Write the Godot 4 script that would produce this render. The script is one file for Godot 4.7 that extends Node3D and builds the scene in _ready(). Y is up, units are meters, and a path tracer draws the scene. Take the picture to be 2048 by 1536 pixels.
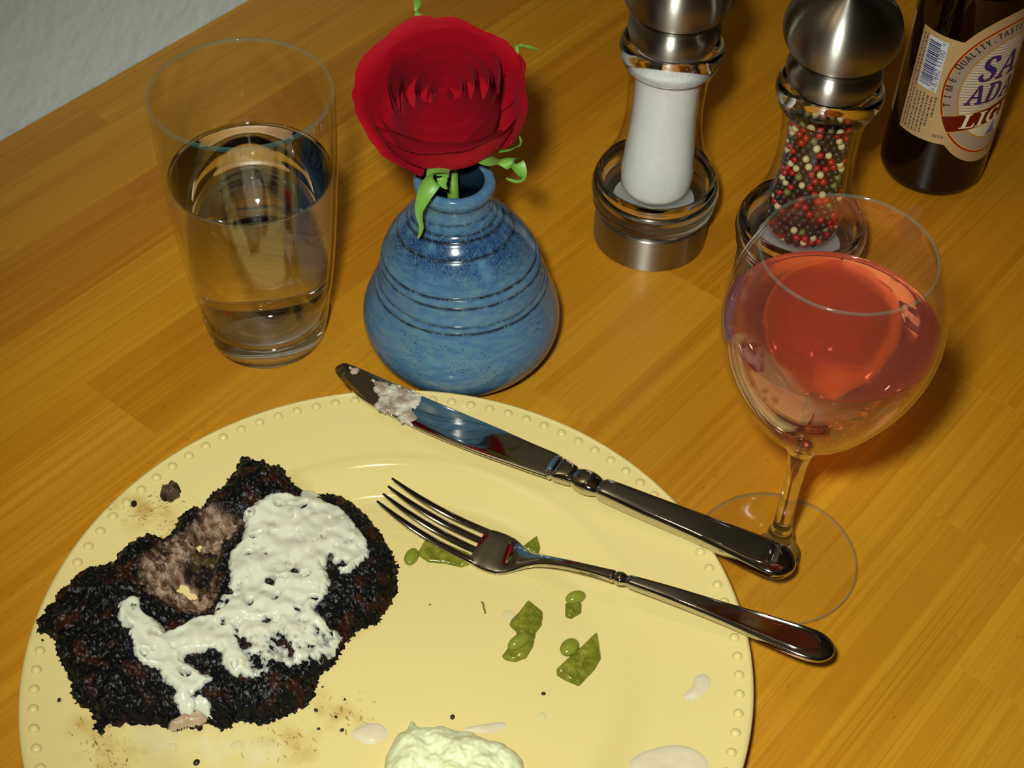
extends Node3D

# ------------------------------------------------------------------ measured layout (metres; mm where noted)
const PLATE := Vector2(-0.0423, -0.3447)          # plate centre on the table (x, z)
const WATER_GLASS := Vector2(-0.117, -0.535)
const VASE := Vector2(-0.0248, -0.528)
const SALT_MILL := Vector2(0.0668, -0.616)
const PEPPER_MILL := Vector2(0.1365, -0.588)
const WINE_GLASS := Vector2(0.1138, -0.4115)
const BOTTLE := Vector2(0.2201, -0.681)
# outlines, mm from the plate's centre, x z x z ...
const STEAK := [-73.1, -96.4, -70.2, -97.3, -67.7, -95.1, -62.6, -96.5, -60, -93.6, -55.3, -94.6, -51.7, -89.9, -49.1, -86.5, -45.9, -84.9, -43.6, -83.6, -38.4, -83.8, -31.4, -84.2, -25.1, -82.6, -21.2, -78.8, -17.4, -75.2, -13.4, -70.6, -9.4, -64.4, -6.4, -59.3, -3.8, -54.2, -1.9, -49.1, -1.8, -43.9, -1.2, -38.8, -2.2, -34.7, -3.9, -30.5, -6.1, -25.9, -7, -21.9, -11.4, -20.2, -15.2, -17.1, -18.2, -13.5, -20.3, -10, -22.1, -3.2, -24.9, 0.7, -28.1, 4.6, -28.7, 10.2, -29.7, 15.7, -33.3, 18.6, -38.4, 22.5, -43.7, 24.5, -46.6, 26.4, -52.3, 25.4, -57, 25.6, -58.9, 28.8, -62, 29.4, -65.4, 27.4, -69.4, 27.1, -70.5, 30.3, -74.8, 28.3, -78.3, 30.7, -84.7, 29.1, -89, 29.9, -93.2, 31.2, -97.5, 32.2, -100.1, 34.4, -101.3, 32.3, -104.1, 33.6, -104, 37.6, -106.4, 37.1, -107.6, 33.2, -109.8, 28.1, -114.6, 27.1, -118.3, 22.2, -119.8, 16.9, -123.2, 11.9, -126, 7.7, -128.1, 3.4, -129.8, -0.6, -132, -2.1, -136.6, -3.2, -138.1, -8.2, -135.8, -10.4, -135.9, -14.3, -133.1, -16.2, -133.4, -21.4, -130.1, -24.4, -128.6, -29.1, -124.7, -33.7, -118.6, -35.7, -115, -38.3, -114.1, -42.3, -111, -47.7, -106.8, -52.3, -102, -53.6, -97.7, -52.8, -94.6, -54.3, -94.5, -59.2, -92.8, -64.3, -90, -68.7, -84.3, -70, -82.6, -76.7, -77.3, -81.4, -76.1, -86, -73.2, -90.4]
const TORN := [-84.4, -66.2, -78.6, -68, -74, -65, -69.6, -63.3, -66.1, -62.4, -68.6, -55.3, -73, -50.6, -72.5, -46.9, -74.3, -36.5, -71.6, -30.5, -71.7, -20.3, -76, -16.1, -82.6, -16.7, -89.3, -18.1, -93.4, -19.6, -97.6, -21.1, -101.7, -26.2, -102.7, -36, -99.6, -41.6, -95.6, -47.2, -91.4, -51.9, -87.6, -54.4, -84.1, -59]
const HOLE_A := [-85.1, -50.7, -83.4, -53.2, -81.6, -52.1, -82.8, -49]
const HOLE_B := [-88, -34.2, -85.1, -35.1, -84.2, -31.9, -81.3, -31.3, -79.3, -27.7, -82.4, -26.8, -86.4, -28.7, -89.6, -30.3]
const CHAR := [-87.4, -36.2, -84.7, -45.3, -77.6, -47.4, -72.4, -45.6, -74.5, -37.3, -74.5, -26.9, -77.8, -26.8, -82, -32.1]
const SAUCE := [-65.5, -65.7, -62.4, -68.2, -56.3, -74.8, -49.7, -77.5, -44.8, -76, -43.6, -81.2, -39.8, -82.2, -37, -79.9, -37.6, -77.9, -33, -75.1, -27.5, -73.2, -22.6, -67.9, -18.5, -61.5, -14.7, -57.3, -13, -48.8, -13.6, -45.6, -17.6, -43.3, -20.5, -38.9, -23, -38.8, -25.6, -42.9, -29.5, -43.7, -31.8, -41.5, -27.5, -33.4, -28.5, -27.2, -33.5, -20.9, -32.5, -18.9, -28.1, -16.1, -22.7, -12.5, -20.6, -7.7, -23.5, -4.6, -26.4, -1.6, -29.4, 0.5, -33.2, 2.6, -36.2, 4.7, -38.5, -1, -41.9, -8.5, -44.1, -13.3, -48.5, -15.1, -54, -13.8, -58.9, -13.6, -61.7, -10.5, -61, -5.6, -58.5, 0.1, -55.4, 4.7, -54.7, 9.4, -59.2, 11.5, -63.1, 7, -64.9, 0.4, -68.9, 0.6, -74.4, 1.8, -80.6, 3.1, -80.7, 6.9, -75.5, 9.5, -70.9, 13, -66.8, 13.7, -70.3, 16.7, -71.4, 19.5, -66.3, 22, -66.5, 25.6, -71.1, 25.9, -73.6, 29.6, -78.1, 26.2, -80.8, 24.6, -79.4, 19, -84.9, 14.8, -87.9, 10.7, -94, 10.7, -97.1, 5.9, -99.8, 0, -102.1, -4.2, -106.5, -10.4, -105.7, -14.4, -103.1, -17.6, -99.9, -17.7, -98.4, -13.8, -95.6, -10.9, -91.2, -7.6, -88.2, -3.6, -82.6, -8.4, -77.8, -13.6, -70.6, -14.9, -71.2, -18.9, -68.9, -25.1, -66.6, -31.3, -68.3, -37.4, -68.8, -45.8, -65.3, -51.4, -64.4, -56.6, -64.2, -61.5]
const FLAKE := [-80.9, 30.1, -77.4, 27.9, -74.8, 25.1, -71.2, 23.1, -69.2, 25.7, -67.3, 27.4, -70, 30.3, -73.9, 30.5, -77.4, 32.4, -80.5, 32.4]
const CHUNK := [-102.6, -74.2, -103.1, -77.2, -100.8, -79.1, -98.9, -80.5, -96.2, -80.2, -94.9, -77.4, -94.9, -74.8, -96.5, -73.5, -98.3, -71.7, -100.5, -71.9, -102.3, -72.6]
const CHUNK2 := [-114, -68.7, -112.2, -70.5, -111.4, -68.6, -112.4, -66.9, -113.8, -67.4]
const POD_A := [52.6, -36, 58.7, -30.5, 58.4, -24.3, 56.1, -20.4, 55.1, -13.8, 52.5, -8.2, 47.9, -6, 44.1, -6.9, 42.9, -8.6, 44.7, -11.5, 46.1, -15.2, 48.7, -20, 45.5, -23.2, 45.8, -25.6, 48.8, -29.5]
const POD_B := [80.7, -22.1, 81.5, -15.2, 82.1, -9.7, 79.5, -4.1, 76.4, -0.3, 73.4, 3.8, 68, 1.4, 64.9, -0.7, 64.5, -3.3, 69.5, -9.1, 74.9, -14.9]
const POD_C := [67.7, -35.3, 74.5, -35.7, 74.1, -30.8, 70.1, -27.8, 67.8, -28.6]
const POD_D := [55.5, -68.6, 57.1, -63.5, 56.5, -60.1, 54.9, -59, 52.9, -59.9, 50, -60.2, 49.5, -62.8, 51.9, -65.5]
const POD_E := [5.8, -56.9, 8.5, -64.2, 18.5, -62.7, 26.8, -59, 31.9, -55.2, 24.8, -51.3, 17.4, -52.9, 10.9, -53.1]
const SLIVER := [33.4, -34.9, 34.4, -34.7, 35.5, -30.6, 35.8, -28.2, 35.1, -28.4, 34.4, -31.5]
const SEEDS := [48.8, -14.7, 70.5, -13, 72.8, -38.3, 3.7, -54.5]
const SMEAR_G := [119.7, 1.4, 123, 2.5, 123.5, 6.5, 120.7, 10.8, 116.2, 13.3, 112.6, 12.2, 114.2, 9.5, 116.9, 7, 117.4, 3.5]
const SMEAR_H := [91.6, 40.3, 93.5, 37, 100.8, 33.9, 108.8, 32.2, 115.1, 34.2, 119.9, 38.3, 120.7, 43.3, 116.5, 48.9, 105.1, 50.9, 95.4, 47.2]
const SMEAR_I := [28.8, 24.7, 38.4, 22.1, 45, 20.9, 45.8, 22.6, 43, 25.3, 38.5, 26.2, 31.1, 26.3]
const SMEAR_J := [-13.4, 29.1, -10.6, 26.2, -4.3, 23.2, 0.8, 26.4, 0.4, 30, -3.4, 33.3, -8.9, 32.8]
const MASH := [1.3, 47.2, 1.3, 38.9, 4.1, 31.5, 7.9, 27.9, 9.4, 23, 14.1, 26.9, 20.6, 25.5, 25.3, 26.2, 34, 29.2, 40.6, 30.6, 45.4, 32.1, 51.1, 36.5, 54.1, 44.7, 55.3, 54.8, 50.1, 65.1, 37.7, 71.5, 23.5, 72.2, 10.5, 66.9, 3.4, 57.3]
const SPECKS := [59.6, 8, 25, 20.2, -27.3, 19.7, -16.5, 27.9, -19.4, 22.2, -25.4, 27.7, -122.5, 26.1, -134.4, 0.8, -68.9, 44.3, -16.8, 14.3, -26, 9.1, 12.9, -31.8]
const DROPS := [59.2, 18.1, 44.9, -28.3, 58.3, -43.7, -54.9, 36.2, -78.9, 38.2]
const STAINS := [-99.2, -63.7, -105.5, -65.1, -94.2, -58.3, -110.1, -68.1, -104.8, 38.9, -98.2, 44.4, -107.5, 34.9, -99.5, 51.1, -22.2, 17.2, -14, 22.3, -33.1, 37.3, -41.2, 33.4, -53, 16.5, -63.3, 36.6, -83.7, 36.6, -115.1, -67.3, -53.5, -86, -18.1, -17.6, -46.2, 37.9]
const THIN := [-62.4, -9.4, -59, -14.1, -52.6, -15.4, -43.4, -13.9, -37.8, -2, -32.5, 1.6, -33.4, 7.4, -41.1, 9.6, -47.2, 11.8, -52.4, 14.9, -55.8, 13.2, -63.1, 7, -65.2, -1.5]
const KNIFE_FOOD := [-19.7, -142, -14.4, -140.2, -8.5, -138.7, -3.2, -137.1, 1.6, -134.2, 1.7, -129.1, -0.5, -124.3, 1.2, -120.2, -1, -115.9, -5.6, -116.3, -7, -119.8, -10.5, -121.4, -16.4, -124.4, -17.6, -127.2, -15.4, -132, -19.2, -136.5]
const FOOD2 := [-30.9, -149.4, -26.7, -148.5, -26.7, -145.6, -30.1, -145.1]

var M := {}
var used := {}
var rng := RandomNumberGenerator.new()


# ------------------------------------------------------------------ mesh helpers
class MB:
	var v := PackedVector3Array()
	var n := PackedVector3Array()
	var uv := PackedVector2Array()
	var c := PackedColorArray()
	var idx := PackedInt32Array()

	func add(p: Vector3, nn: Vector3, t := Vector2.ZERO, col := Color.WHITE) -> int:
		v.append(p); n.append(nn); uv.append(t); c.append(col)
		return v.size() - 1

	func tri(a: int, b: int, d: int) -> void:
		var g := (v[b] - v[a]).cross(v[d] - v[a])
		if g.dot(n[a] + n[b] + n[d]) > 0.0:
			idx.append_array([a, d, b])
		else:
			idx.append_array([a, b, d])

	func quad(a: int, b: int, d: int, e: int) -> void:
		tri(a, b, d)
		tri(a, d, e)

	func mesh() -> ArrayMesh:
		var arr := []
		arr.resize(Mesh.ARRAY_MAX)
		arr[Mesh.ARRAY_VERTEX] = v
		arr[Mesh.ARRAY_NORMAL] = n
		arr[Mesh.ARRAY_TEX_UV] = uv
		arr[Mesh.ARRAY_COLOR] = c
		arr[Mesh.ARRAY_INDEX] = idx
		var m := ArrayMesh.new()
		m.add_surface_from_arrays(Mesh.PRIMITIVE_TRIANGLES, arr)
		return m


# closed or open profile (radius, height) turned round the y axis; outside lies to the right of the way the profile runs
func lathe(prof: Array, segs := 96, crease := 40.0) -> ArrayMesh:
	var mb := MB.new()
	lathe_into(mb, prof, segs, crease)
	return mb.mesh()


func lathe_into(mb: MB, prof: Array, segs := 96, crease := 40.0) -> void:
	var k := prof.size()
	var sn := []
	for i in k - 1:
		var d: Vector2 = (prof[i + 1] - prof[i]).normalized()
		sn.append(Vector2(d.y, -d.x))
	var closed: bool = (prof[0] - prof[k - 1]).length() < 1e-7
	var lim := cos(deg_to_rad(crease))
	var total := 0.0
	for i in k - 1:
		total += (prof[i + 1] - prof[i]).length()
	var run := 0.0
	for i in k - 1:
		var na: Vector2 = sn[i]
		var nb: Vector2 = sn[i]
		var before := i - 1 if i > 0 else (k - 2 if closed else -1)
		var after := i + 1 if i < k - 2 else (0 if closed else -1)
		if before >= 0 and sn[before].dot(sn[i]) > lim:
			na = (sn[before] + sn[i]).normalized()
		if after >= 0 and sn[after].dot(sn[i]) > lim:
			nb = (sn[after] + sn[i]).normalized()
		var a: Vector2 = prof[i]
		var b: Vector2 = prof[i + 1]
		if a.x < 1e-7:
			na = Vector2(0, signf(na.y))
		if b.x < 1e-7:
			nb = Vector2(0, signf(nb.y))
		var len_ := (b - a).length()
		var first := mb.v.size()
		for j in segs + 1:
			var th := TAU * j / segs
			var cs := cos(th)
			var si := sin(th)
			mb.add(Vector3(a.x * cs, a.y, a.x * si), Vector3(na.x * cs, na.y, na.x * si), Vector2(float(j) / segs, 1.0 - run / total))
			mb.add(Vector3(b.x * cs, b.y, b.x * si), Vector3(nb.x * cs, nb.y, nb.x * si), Vector2(float(j) / segs, 1.0 - (run + len_) / total))
		run += len_
		for j in segs:
			var q := first + j * 2
			if a.x > 1e-7:
				mb.tri(q, q + 2, q + 1)
			if b.x > 1e-7:
				mb.tri(q + 1, q + 2, q + 3)


func mm(list: Array) -> Array:
	var out := []
	for i in range(0, list.size(), 2):
		out.append(Vector2(list[i], list[i + 1]) * 0.001)
	return out


# smooth curve through profile points
func smooth(pts: Array, per := 6) -> Array:
	var out := []
	var k := pts.size()
	for i in k - 1:
		var p0: Vector2 = pts[maxi(i - 1, 0)]
		var p1: Vector2 = pts[i]
		var p2: Vector2 = pts[i + 1]
		var p3: Vector2 = pts[mini(i + 2, k - 1)]
		for s in per:
			var q := p1.cubic_interpolate(p2, p0, p3, float(s) / per)
			q.x = maxf(q.x, 0.0)
			out.append(q)
	out.append(pts[k - 1])
	return out


func smooth3(pts: Array, per := 8) -> Array:
	var out := []
	var k := pts.size()
	for i in k - 1:
		for s in per:
			out.append((pts[i] as Vector3).cubic_interpolate(pts[i + 1], pts[maxi(i - 1, 0)], pts[mini(i + 2, k - 1)], float(s) / per))
	out.append(pts[k - 1])
	return out


# a grid of points (rows of equal length) with smooth normals; out_hint: a point the surface faces away from (or towards when flip)
func grid_into(mb: MB, rows: Array, wrap: bool, facing: Vector3, is_dir: bool, cols := [], uvs := []) -> void:
	var nr := rows.size()
	var nc: int = rows[0].size()
	var first := mb.v.size()
	var total := Vector3.ZERO
	var score := 0.0
	var ns := []
	for i in nr:
		for j in nc:
			var du: Vector3
			if wrap:
				du = rows[i][(j + 1) % (nc - 1) if j == nc - 1 else j + 1] - rows[i][j - 1 if j > 0 else nc - 2]
				if j == nc - 1:
					du = rows[i][1] - rows[i][nc - 2]
			else:
				du = rows[i][mini(j + 1, nc - 1)] - rows[i][maxi(j - 1, 0)]
			var dv: Vector3 = rows[mini(i + 1, nr - 1)][j] - rows[maxi(i - 1, 0)][j]
			var g := du.cross(dv).normalized()
			if g.length() < 0.5:
				g = Vector3.UP
			ns.append(g)
			score += g.dot(facing if is_dir else rows[i][j] - facing)
	var sgn := 1.0 if score >= 0.0 else -1.0
	for i in nr:
		for j in nc:
			var col: Color = cols[i][j] if cols else Color.WHITE
			var t: Vector2 = uvs[i][j] if uvs else Vector2(float(j) / (nc - 1), float(i) / (nr - 1))
			mb.add(rows[i][j], ns[i * nc + j] * sgn, t, col)
	for i in nr - 1:
		for j in nc - 1:
			var a := first + i * nc + j
			mb.tri(a, a + 1, a + nc + 1)
			mb.tri(a, a + nc + 1, a + nc)


# a bar swept along stations [centre, side, up, half width, half thickness, exponent], closed at both ends
func loft(stations: Array, ring := 28) -> ArrayMesh:
	var mb := MB.new()
	loft_into(mb, stations, ring)
	return mb.mesh()


func loft_into(mb: MB, stations: Array, ring := 28) -> void:
	var rows := []
	var mid := Vector3.ZERO
	var all := [stations[0].duplicate()] + stations + [stations[-1].duplicate()]
	for e in [0, all.size() - 1]:
		all[e][3] = all[e][3] * 0.02
		all[e][4] = all[e][4] * 0.02
	for st in all:
		var row := []
		for j in ring + 1:
			var th := TAU * j / ring
			var e: float = 2.0 / st[5]
			var x: float = signf(cos(th)) * pow(absf(cos(th)), e)
			var y: float = signf(sin(th)) * pow(absf(sin(th)), e)
			row.append(st[0] + st[1] * (x * st[3]) + st[2] * (y * st[4]))
		rows.append(row)
	# normals from the ring itself, so that the caps do not bend them
	var first := mb.v.size()
	for i in rows.size():
		var c: Vector3 = all[i][0]
		for j in ring + 1:
			var du: Vector3 = rows[i][(j + 1) if j < ring else 1] - rows[i][(j - 1) if j > 0 else ring - 1]
			var i0 := clampi(i - 1, 1, rows.size() - 2)
			var i1 := clampi(i + 1, 1, rows.size() - 2)
			var dv: Vector3 = rows[i1][j] - rows[i0][j]
			var g := du.cross(dv).normalized()
			var away: Vector3 = rows[i][j] - c
			if g.dot(away) < 0.0:
				g = -g
			if i == 0 or i == rows.size() - 1:
				g = (c - (all[1][0] if i else all[-2][0])).normalized()
				if g.length() < 0.5:
					g = (all[0][0] - all[-1][0]).normalized() * (1.0 if i == 0 else -1.0)
			mb.add(rows[i][j], g, Vector2(float(j) / ring, float(i) / rows.size()))
	for i in rows.size() - 1:
		for j in ring:
			var a := first + i * (ring + 1) + j
			mb.tri(a, a + 1, a + ring + 2)
			mb.tri(a, a + ring + 2, a + ring + 1)


# a round tube of changing radius along a curve
func tube(pts: Array, radii: Array, ring := 14, exponent := 2.0, flat := 1.0, up := Vector3.UP) -> ArrayMesh:
	var st := []
	for i in pts.size():
		var d: Vector3 = (pts[mini(i + 1, pts.size() - 1)] - pts[maxi(i - 1, 0)]).normalized()
		var side := d.cross(up).normalized()
		if side.length() < 0.5:
			side = Vector3.RIGHT
		var u := side.cross(d).normalized()
		var r: float = radii[i]
		st.append([pts[i], side, u, r, r * flat, exponent])
	return loft(st, ring)


# ------------------------------------------------------------------ node helpers
func numbered(called: String) -> String:
	if not used.has(called):
		used[called] = 0
		return called
	used[called] += 1
	return "%s_%03d" % [called, used[called]]


func tag(o: Node3D, label: String, category: String, group := "", kind := "") -> Node3D:
	o.set_meta("label", label)
	o.set_meta("category", category)
	if group:
		o.set_meta("group", group)
	if kind:
		o.set_meta("kind", kind)
	return o


func thing(called: String, label: String, category: String, at := Vector3.ZERO, group := "") -> Node3D:
	var o := Node3D.new()
	o.name = numbered(called)
	add_child(o)
	o.position = at
	return tag(o, label, category, group)


func obj(called: String, mesh: Mesh, mat: Material, parent: Node3D = null, at := Vector3.ZERO) -> MeshInstance3D:
	var o := MeshInstance3D.new()
	o.mesh = mesh
	o.material_override = mat
	if parent:
		o.name = called
		parent.add_child(o, true)
	else:
		o.name = numbered(called)
		add_child(o)
	o.position = at
	return o


func structure(o: Node3D) -> Node3D:
	o.set_meta("kind", "structure")
	return o


func box_mesh(size: Vector3, bevel := 0.0) -> ArrayMesh:
	var mb := MB.new()
	var h := size * 0.5
	var b := bevel
	# six faces inset by the bevel, joined by chamfers
	var axes := [Vector3.RIGHT, Vector3.UP, Vector3.BACK]
	for a in 3:
		for s in [-1.0, 1.0]:
			var n: Vector3 = axes[a] * s
			var p: Vector3 = axes[(a + 1) % 3]
			var q: Vector3 = axes[(a + 2) % 3]
			var hp := absf(p.dot(h)) - b
			var hq := absf(q.dot(h)) - b
			var c: Vector3 = n * absf(n.dot(h))
			var i0 := mb.v.size()
			for k in [[-1, -1], [1, -1], [1, 1], [-1, 1]]:
				var pos: Vector3 = c + p * hp * k[0] + q * hq * k[1]
				mb.add(pos, n, Vector2(pos.x, pos.z))
			mb.quad(i0, i0 + 1, i0 + 2, i0 + 3)
	if b > 0.0:
		for a in 3:
			var p: Vector3 = axes[(a + 1) % 3]
			var q: Vector3 = axes[(a + 2) % 3]
			var al := absf(axes[a].dot(h)) - b
			for sp in [-1.0, 1.0]:
				for sq in [-1.0, 1.0]:
					var n: Vector3 = (p * sp + q * sq).normalized()
					var e1: Vector3 = p * sp * absf(p.dot(h)) + q * sq * (absf(q.dot(h)) - b)
					var e2: Vector3 = p * sp * (absf(p.dot(h)) - b) + q * sq * absf(q.dot(h))
					var i0 := mb.v.size()
					for pos in [e1 - axes[a] * al, e1 + axes[a] * al, e2 + axes[a] * al, e2 - axes[a] * al]:
						mb.add(pos, n, Vector2(pos.x, pos.z))
					mb.quad(i0, i0 + 1, i0 + 2, i0 + 3)
	return mb.mesh()


# ------------------------------------------------------------------ materials and textures
func mat(called: String, col: Color, rough := 0.5, metal := 0.0, spec := 0.5) -> StandardMaterial3D:
	var m := StandardMaterial3D.new()
	m.resource_name = called
	m.albedo_color = col
	m.roughness = rough
	m.metallic = metal
	m.metallic_specular = spec
	M[called] = m
	return m


func noise(sd: int, freq: float, octaves := 3, kind := FastNoiseLite.TYPE_SIMPLEX_SMOOTH) -> FastNoiseLite:
	var f := FastNoiseLite.new()
	f.seed = sd
	f.frequency = freq
	f.noise_type = kind
	f.fractal_octaves = octaves
	if octaves <= 1:
		f.fractal_type = FastNoiseLite.FRACTAL_NONE
	return f


# noise stretched along x: drawn small and resized
func stretched(sd: int, freq: float, w: int, h: int, small_w: int, octaves := 3) -> PackedByteArray:
	var im := noise(sd, freq, octaves).get_image(small_w, h)
	im.convert(Image.FORMAT_L8)
	im.resize(w, h, Image.INTERPOLATE_CUBIC)
	return im.get_data()


func pane(called: String, col: Color, alpha: float, rough := 0.0) -> StandardMaterial3D:
	var m := mat(called, Color(col.r, col.g, col.b, alpha), rough)
	m.transparency = BaseMaterial3D.TRANSPARENCY_ALPHA
	m.cull_mode = BaseMaterial3D.CULL_DISABLED
	return m


func solid_glass(called: String, col: Color, ior: float, alpha := 0.0, rough := 0.0) -> StandardMaterial3D:
	var m := mat(called, Color(col.r, col.g, col.b, alpha), rough)
	m.refraction_enabled = true
	m.refraction_scale = (ior - 1.0) / 10.0
	return m


func lin(r: float, g: float, b: float) -> Color:
	return Color(r, g, b).linear_to_srgb()


func make_materials() -> void:
	var m := mat("wall_paint", Color(0.885, 0.95, 0.965), 0.85, 0.0, 0.25)
	m.heightmap_enabled = true
	var nt := NoiseTexture2D.new()
	nt.width = 512
	nt.height = 512
	nt.seamless = true
	nt.noise = noise(5, 0.02, 3)
	m.heightmap_texture = nt
	m.heightmap_scale = 0.08
	m.uv1_triplanar = true
	m.uv1_scale = Vector3(5, 5, 5)
	mat("ceiling_paint", Color(0.60, 0.58, 0.55), 0.9)
	mat("floor_wood", Color(0.34, 0.22, 0.13), 0.5)
	mat("table_frame", Color(0.70, 0.46, 0.2), 0.45)
	make_wood()
	make_plate_texture()
	m = mat("plate_glaze", Color.WHITE, 0.06, 0.0, 0.5)
	m.albedo_texture = M["plate_texture"]
	mat("bead_glaze", plate_cream(), 0.06, 0.0, 0.5)
	pane("clear_glass", Color(1, 1, 1), 0.0)
	pane("rim_glass", Color(0.30, 0.55, 0.50), 0.16)
	solid_glass("thick_glass", Color(0.97, 0.99, 0.98), 1.5)
	solid_glass("water_body", Color(0.98, 0.99, 0.98), 1.333)
	solid_glass("rose_wine", Color(1.0, 0.60, 0.50), 1.34, 0.06)
	solid_glass("acrylic", Color(0.985, 0.985, 0.98), 1.49)
	solid_glass("brown_glass", Color(0.10, 0.03, 0.006), 1.5, 0.35)
	m = mat("brushed_steel", Color(0.66, 0.64, 0.60), 0.36, 1.0)
	m.anisotropy_enabled = true
	m.anisotropy = -0.95
	mat("polished_steel", Color(0.80, 0.78, 0.75), 0.06, 1.0)
	m = mat("salt_grain", Color(0.93, 0.93, 0.92), 0.75)
	m.heightmap_enabled = true
	var sg := NoiseTexture2D.new()
	sg.width = 512
	sg.height = 512
	sg.seamless = true
	sg.noise = noise(15, 0.12, 2)
	m.heightmap_texture = sg
	m.heightmap_scale = 0.03
	m.uv1_triplanar = true
	m.uv1_scale = Vector3(40, 40, 40)
	make_vase_texture()
	m = mat("vase_glaze", Color.WHITE, 0.16, 0.0, 0.5)
	m.albedo_texture = M["vase_texture"]
	m = mat("vase_inside", Color(0.10, 0.16, 0.22), 0.25)
	m = mat("petal", Color(0.62, 0.03, 0.10), 0.62, 0.0, 0.28)
	m.rim_enabled = true
	m.rim = 0.35
	m.rim_tint = 0.8
	m.backlight_enabled = true
	m.backlight = Color(0.07, 0.002, 0.004)
	m.cull_mode = BaseMaterial3D.CULL_DISABLED
	m = mat("sepal", Color(0.44, 0.62, 0.24), 0.45)
	m.cull_mode = BaseMaterial3D.CULL_DISABLED
	mat("stem", Color(0.42, 0.58, 0.20), 0.4)
	m = mat("char", Color.WHITE, 0.38, 0.0, 0.3)
	m.vertex_color_use_as_albedo = true
	m = mat("sauce", Color.WHITE, 0.16, 0.0, 0.5)
	m.vertex_color_use_as_albedo = true
	m.subsurf_scatter_enabled = true
	m.subsurf_scatter_strength = 0.15
	m = mat("food", Color.WHITE, 0.3, 0.0, 0.5)
	m.vertex_color_use_as_albedo = true
	m = mat("bean", Color.WHITE, 0.18, 0.0, 0.5)
	m.vertex_color_use_as_albedo = true
	m = mat("mash", Color.WHITE, 0.4, 0.0, 0.4)
	m.vertex_color_use_as_albedo = true
	m.subsurf_scatter_enabled = true
	m.subsurf_scatter_strength = 0.2
	mat("bean_seed", Color(0.49, 0.51, 0.17), 0.15)
	pane("drop", Color(0.95, 0.93, 0.8), 0.25, 0.02)
	mat("pepper_black", Color(0.105, 0.075, 0.055), 0.5)
	mat("pepper_red", Color(0.62, 0.07, 0.08), 0.3)
	mat("pepper_cream", Color(0.78, 0.70, 0.50), 0.4)
	mat("pepper_green", Color(0.40, 0.42, 0.22), 0.4)


func plate_cream() -> Color:
	return Color(0.86, 0.775, 0.51)


func make_wood() -> void:
	var w := 2048
	var h := 256
	for t in 4:
		var bands := stretched(20 + t, 0.014, w, h, 40, 2)
		var fine := stretched(40 + t, 0.10, w, h, 50, 3)
		var mid := stretched(60 + t, 0.05, w, h, 60, 3)
		var fleck := stretched(80 + t, 0.22, w, h, 420, 1)
		var bend := stretched(140 + t, 0.02, w, h, 26, 2)
		var where := stretched(100 + t, 0.012, w, h, 120, 2)
		var data := PackedByteArray()
		data.resize(w * h * 3)
		for i in w * h:
			var row := clampi(i / w + int((bend[i] - 128) * 0.34), 0, h - 1) * w + i % w
			var b := bands[row] / 255.0
			var ring := 0.5 + 0.5 * sin(b * 21.0)
			var k := 0.40 * b + 0.20 * ring + 0.27 * (mid[row] / 255.0) + 0.13 * (fine[row] / 255.0)
			k = clampf((k - 0.5) * 0.85 + 0.55, 0.0, 1.0)
			var r := lerpf(0.66, 0.83, k)
			var g := lerpf(0.415, 0.605, k)
			var bl := lerpf(0.055, 0.155, k)
			var f := clampf((fleck[i] / 255.0 - 0.84) * 7.0, 0.0, 1.0) * clampf((where[i] / 255.0 - 0.58) * 4.0, 0.0, 1.0) * 0.45
			r *= 1.0 - f * 0.6
			g *= 1.0 - f * 0.75
			bl *= 1.0 - f * 0.75
			data[i * 3] = int(r * 255.0)
			data[i * 3 + 1] = int(g * 255.0)
			data[i * 3 + 2] = int(bl * 255.0)
		var tex := ImageTexture.create_from_image(Image.create_from_data(w, h, false, Image.FORMAT_RGB8, data))
		var tones := [Color(0.975, 0.96, 0.95), Color(0.97, 0.94, 0.89), Color(0.93, 0.88, 0.82), Color(1.0, 1.0, 1.0)]
		for k in 4:
			var m := mat("plank_wood_%d_%d" % [t, k], tones[k], 0.34, 0.0, 0.42)
			m.albedo_texture = tex


func soft_dot(im: Image, cx: float, cy: float, rad: float, col: Color, a: float) -> void:
	for y in range(maxi(int(cy - rad), 0), mini(int(cy + rad) + 2, im.get_height())):
		for x in range(maxi(int(cx - rad), 0), mini(int(cx + rad) + 2, im.get_width())):
			var d := Vector2(x - cx, y - cy).length() / rad
			if d < 1.0:
				im.set_pixel(x, y, im.get_pixel(x, y).lerp(col, a * (1.0 - d * d)))


func plate_uv(p: Vector2) -> Vector2:
	return (p + Vector2(0.142, 0.142)) / 0.284


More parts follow.
